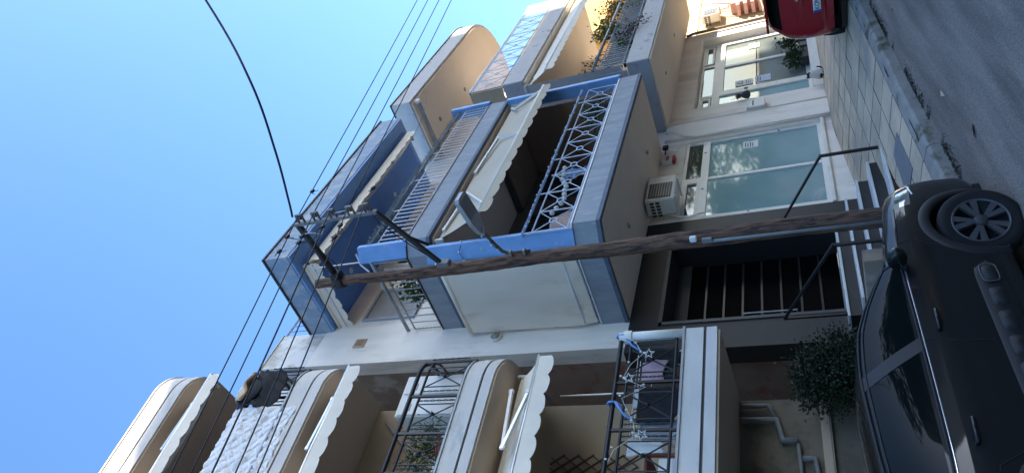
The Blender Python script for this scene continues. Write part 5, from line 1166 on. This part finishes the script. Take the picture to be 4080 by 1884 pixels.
for (a, b) in ((4.0, 7.4), (4.4, 7.4), (4.0, 7.8), (4.4, 7.8)): MB().box(a, a+.04, b, b+.04, 1.78, 2.2 if b < 7.7 else 2.62).build('leg', M_terra, T)
MB().bbox(3.99, 4.45, 7.39, 7.85, 2.2, 2.24, .01).build('seat', M_terra, T); MB().bbox(4.03, 4.41, 7.81, 7.83, 2.35, 2.6, .008).build('backrest', M_terra, T)
MB().bbox(4.05, 4.25, 7.20, 7.34, 1.79, 2.02, .01).top('storage_box', M_acwhite, 'white carton on the floor under the chair', 'box', (4.15, 7.3, 1.79), A2)
# bush between the buildings
T = thing('bush', 'dark evergreen bush growing between the entrance and the pipe wall', 'bush', (7.1, 7.25, -1.3))
tr_ = MB().tube([(7.1, 7.3, -1.35), (7.08, 7.3, -.6), (7.0, 7.3, -.1), (6.95, 7.32, .3)], [.05, .045, .04, .02], 8).tube([(7.05, 7.3, -.3), (7.3, 7.25, .2), (7.4, 7.25, .45)], [.03, .022, .012], 6).tube([(7.05, 7.3, -.4), (6.75, 7.3, .0), (6.6, 7.3, .2)], [.03, .02, .01], 6); tr_.build('trunk', M_trellis, T, True)
cl_ = []
for k in range(70):
    a, r_ = random.random()*6.28, math.sqrt(random.random())
    cl_.append((6.92+.52*r_*math.cos(a), 7.25+.30*r_*math.sin(a), .10+random.uniform(-.75, .58)*(1-.35*r_)))
leaves(MB(), cl_, 12000, .048, (.09, .08, .09), .1, .3).build('crown', mat('evergreen_leaf', (.016, .032, .009), .6, var=.6, scale=9), T)

# ------------------------------------------------------------------ sunlit house beyond the corner
F = thing('house', 'sunlit ochre house beyond the corner at the end of the white wall', 'house', (28, 9.5, 0))
MB().box(22.6, 40, 9.0, 16, -1, 5.2).build('wall', M_yellow, F)
MB().box(22.6, 40, 8.95, 9.0, 3.2, 3.5).build('white_band', M_white, F)
MB().box(23.5, 40, 7.9, 12, 6.3, 9.2).build('upper_storey', M_gold, F)
MB().box(22.6, 40, 8.3, 9.0, 5.2, 5.45).build('balcony_slab', M_white, F)
for (x0, z0, x1, z1) in ((24.0, 1.1, 24.7, 2.0), (26.4, 2.2, 27.3, 3.1), (28.2, 1.0, 29.2, 2.2)): window(F, 'window', x0, x1, z0, z1, 8.95, mat('pale_window', (.40, .50, .58), .2, var=.1))
st = MB().box(25.6, 27.2, 8.6, 8.98, -.8, 2.05).build('pink_porch', M_pinkwall, F)
for k in range(9): MB().box(25.2, 25.6, 8.55, 8.95, -.2+.24*k, -.08+.24*k).build('louvre', M_pinkwall, st)
for k in range(3): MB().tube([(25.6+.5*k, 8.58, 2.05), (26.1+.5*k, 8.58, 2.7)], .03, 6).build('brace', M_pinkwall, st)
ac_unit('cream air conditioner on the sunlit ochre house', 25.0, 25.8, 8.6, 8.9, 2.42, 3.0)
T = thing('shop_sign', 'small red and white sign on the sunlit ochre house', 'sign', (26.6, 8.9, 1.5))
MB().box(26.3, 26.9, 8.9, 8.94, 1.62, 1.82).build('red_board', M_red, T); MB().box(26.3, 27.2, 8.9, 8.94, 1.35, 1.60).build('white_board', M_paper, T)
# ------------------------------------------------------------------ across the street (behind the viewpoint): shades the facades
OP = thing('apartment_building', 'tall block beyond the far side of the street added to shade the facades, behind the viewpoint', 'building', (33, -27, -2))
MB().box(22., 29.4, -36, -26, -2.5, 26.3).build('wall', M_oppo, OP)  # unseen block added for shade; stepped tops shape the shadow edge
MB().box(29.4, 31.6, -36, -26, -2.5, 26.8).build('wall', M_oppo, OP)
MB().box(31.6, 44.2, -36, -26, -2.5, 27.7).build('wall', M_oppo, OP)
for k in range(8):
    MB().box(22.2, 44, -26, -24.9, 1.5+3.1*k, 1.75+3.1*k).build('balcony_slab', M_oppo, OP)
    for j in range(5): window(OP, 'window', 22.6+4.3*j, 24.8+4.3*j, 2.0+3.1*k, 4.1+3.1*k, -26.02, M_glassd, M_oppo)
OL = thing('house', 'unseen low house added across the street uphill to mask the horizon in reflections', 'house', (45, -9, -1))
MB().box(31.2, 75, -18, -8, -1.5, 2.9).build('wall', M_rbgrey, OL)  # added so the shop glass reflects a wall instead of the bright horizon
MB().box(31., 75.2, -18.2, -7.7, 2.9, 3.1).build('roof', M_terra, OL)
for k in range(1):
    for j in range(8): window(OL, 'window', 33+4.6*j, 34.6+4.6*j, .6+2.8*k, 2.2+2.8*k, -8.02, M_glassd)
OM = thing('house', 'low house across the street downhill, behind the viewpoint', 'house', (0, -9, -2))
MB().box(-30, 30.5, -18, -8, -2.5, 3.2).build('wall', M_housegrey, OM)
MB().box(-30.2, 30.7, -18.2, -7.7, 3.2, 3.4).build('roof', M_terra, OM)
for j in range(10): window(OM, 'window', -12+4*j, -10.4+4*j, .2, 1.9, -8.02, M_glassd)
for k, (x, y, lab) in enumerate(((30.2, -5., 'street tree across the road nearest the tall block, behind the viewpoint'), (34., -5.3, 'street tree across the road before the low uphill house, behind the viewpoint'), (38., -5.1, 'farthest street tree across the road uphill, behind the viewpoint'))):
    T = thing('street_tree', lab, 'tree', (x, y, -.6)); z0 = zr(x, y)
    MB().tube([(x, y, z0-.1), (x+.05, y, 1.4), (x, y+.1, 3.6)], [.14, .11, .07], 8).build('trunk', M_wood, T, True)
    pts = []
    for q in range(60):
        a, r_ = random.random()*6.28, math.sqrt(random.random())*1.4; pts.append((x+r_*math.cos(a), y+r_*math.sin(a), 3.2+random.uniform(-1.2, 1.8 if k == 0 else 5.5)*(1-.25*r_)))
    leaves(MB(), pts, 4000, .18, (.25, .25, .25)).build('crown', M_leafy, T)
for k, (x, y, lab) in enumerate(((13.2, -6.2, 'tall unseen plane tree added across the street downhill to darken reflections'), (18.2, -6.4, 'tall unseen plane tree added across the street opposite the steps to darken reflections'))):
    T = thing('reflection_tree', lab, 'tree', (x, y, -1.6)); z0 = zr(x, y)  # unseen trees added so the car glass reflects something dark
    MB().tube([(x, y, z0-.1), (x+.1, y, 2.4), (x-.1, y+.2, 5.2), (x, y, 8)], [.24, .2, .14, .06], 10).tube([(x, y, 3.2), (x+1., y+.3, 5.5)], [.1, .04], 8).tube([(x, y, 3.6), (x-1.1, y-.2, 6.2)], [.1, .04], 8).build('trunk', M_wood, T, True)
    pts = []
    for q in range(110):
        a, r_ = random.random()*6.28, math.sqrt(random.random())*2.3; pts.append((x+r_*math.cos(a), y+r_*math.sin(a)*.8, 7.+random.uniform(-3.8, 4.6)*(1-.12*r_)))
    leaves(MB(), pts, 9000, .24, (.35, .35, .35)).build('crown', M_leafd, T)
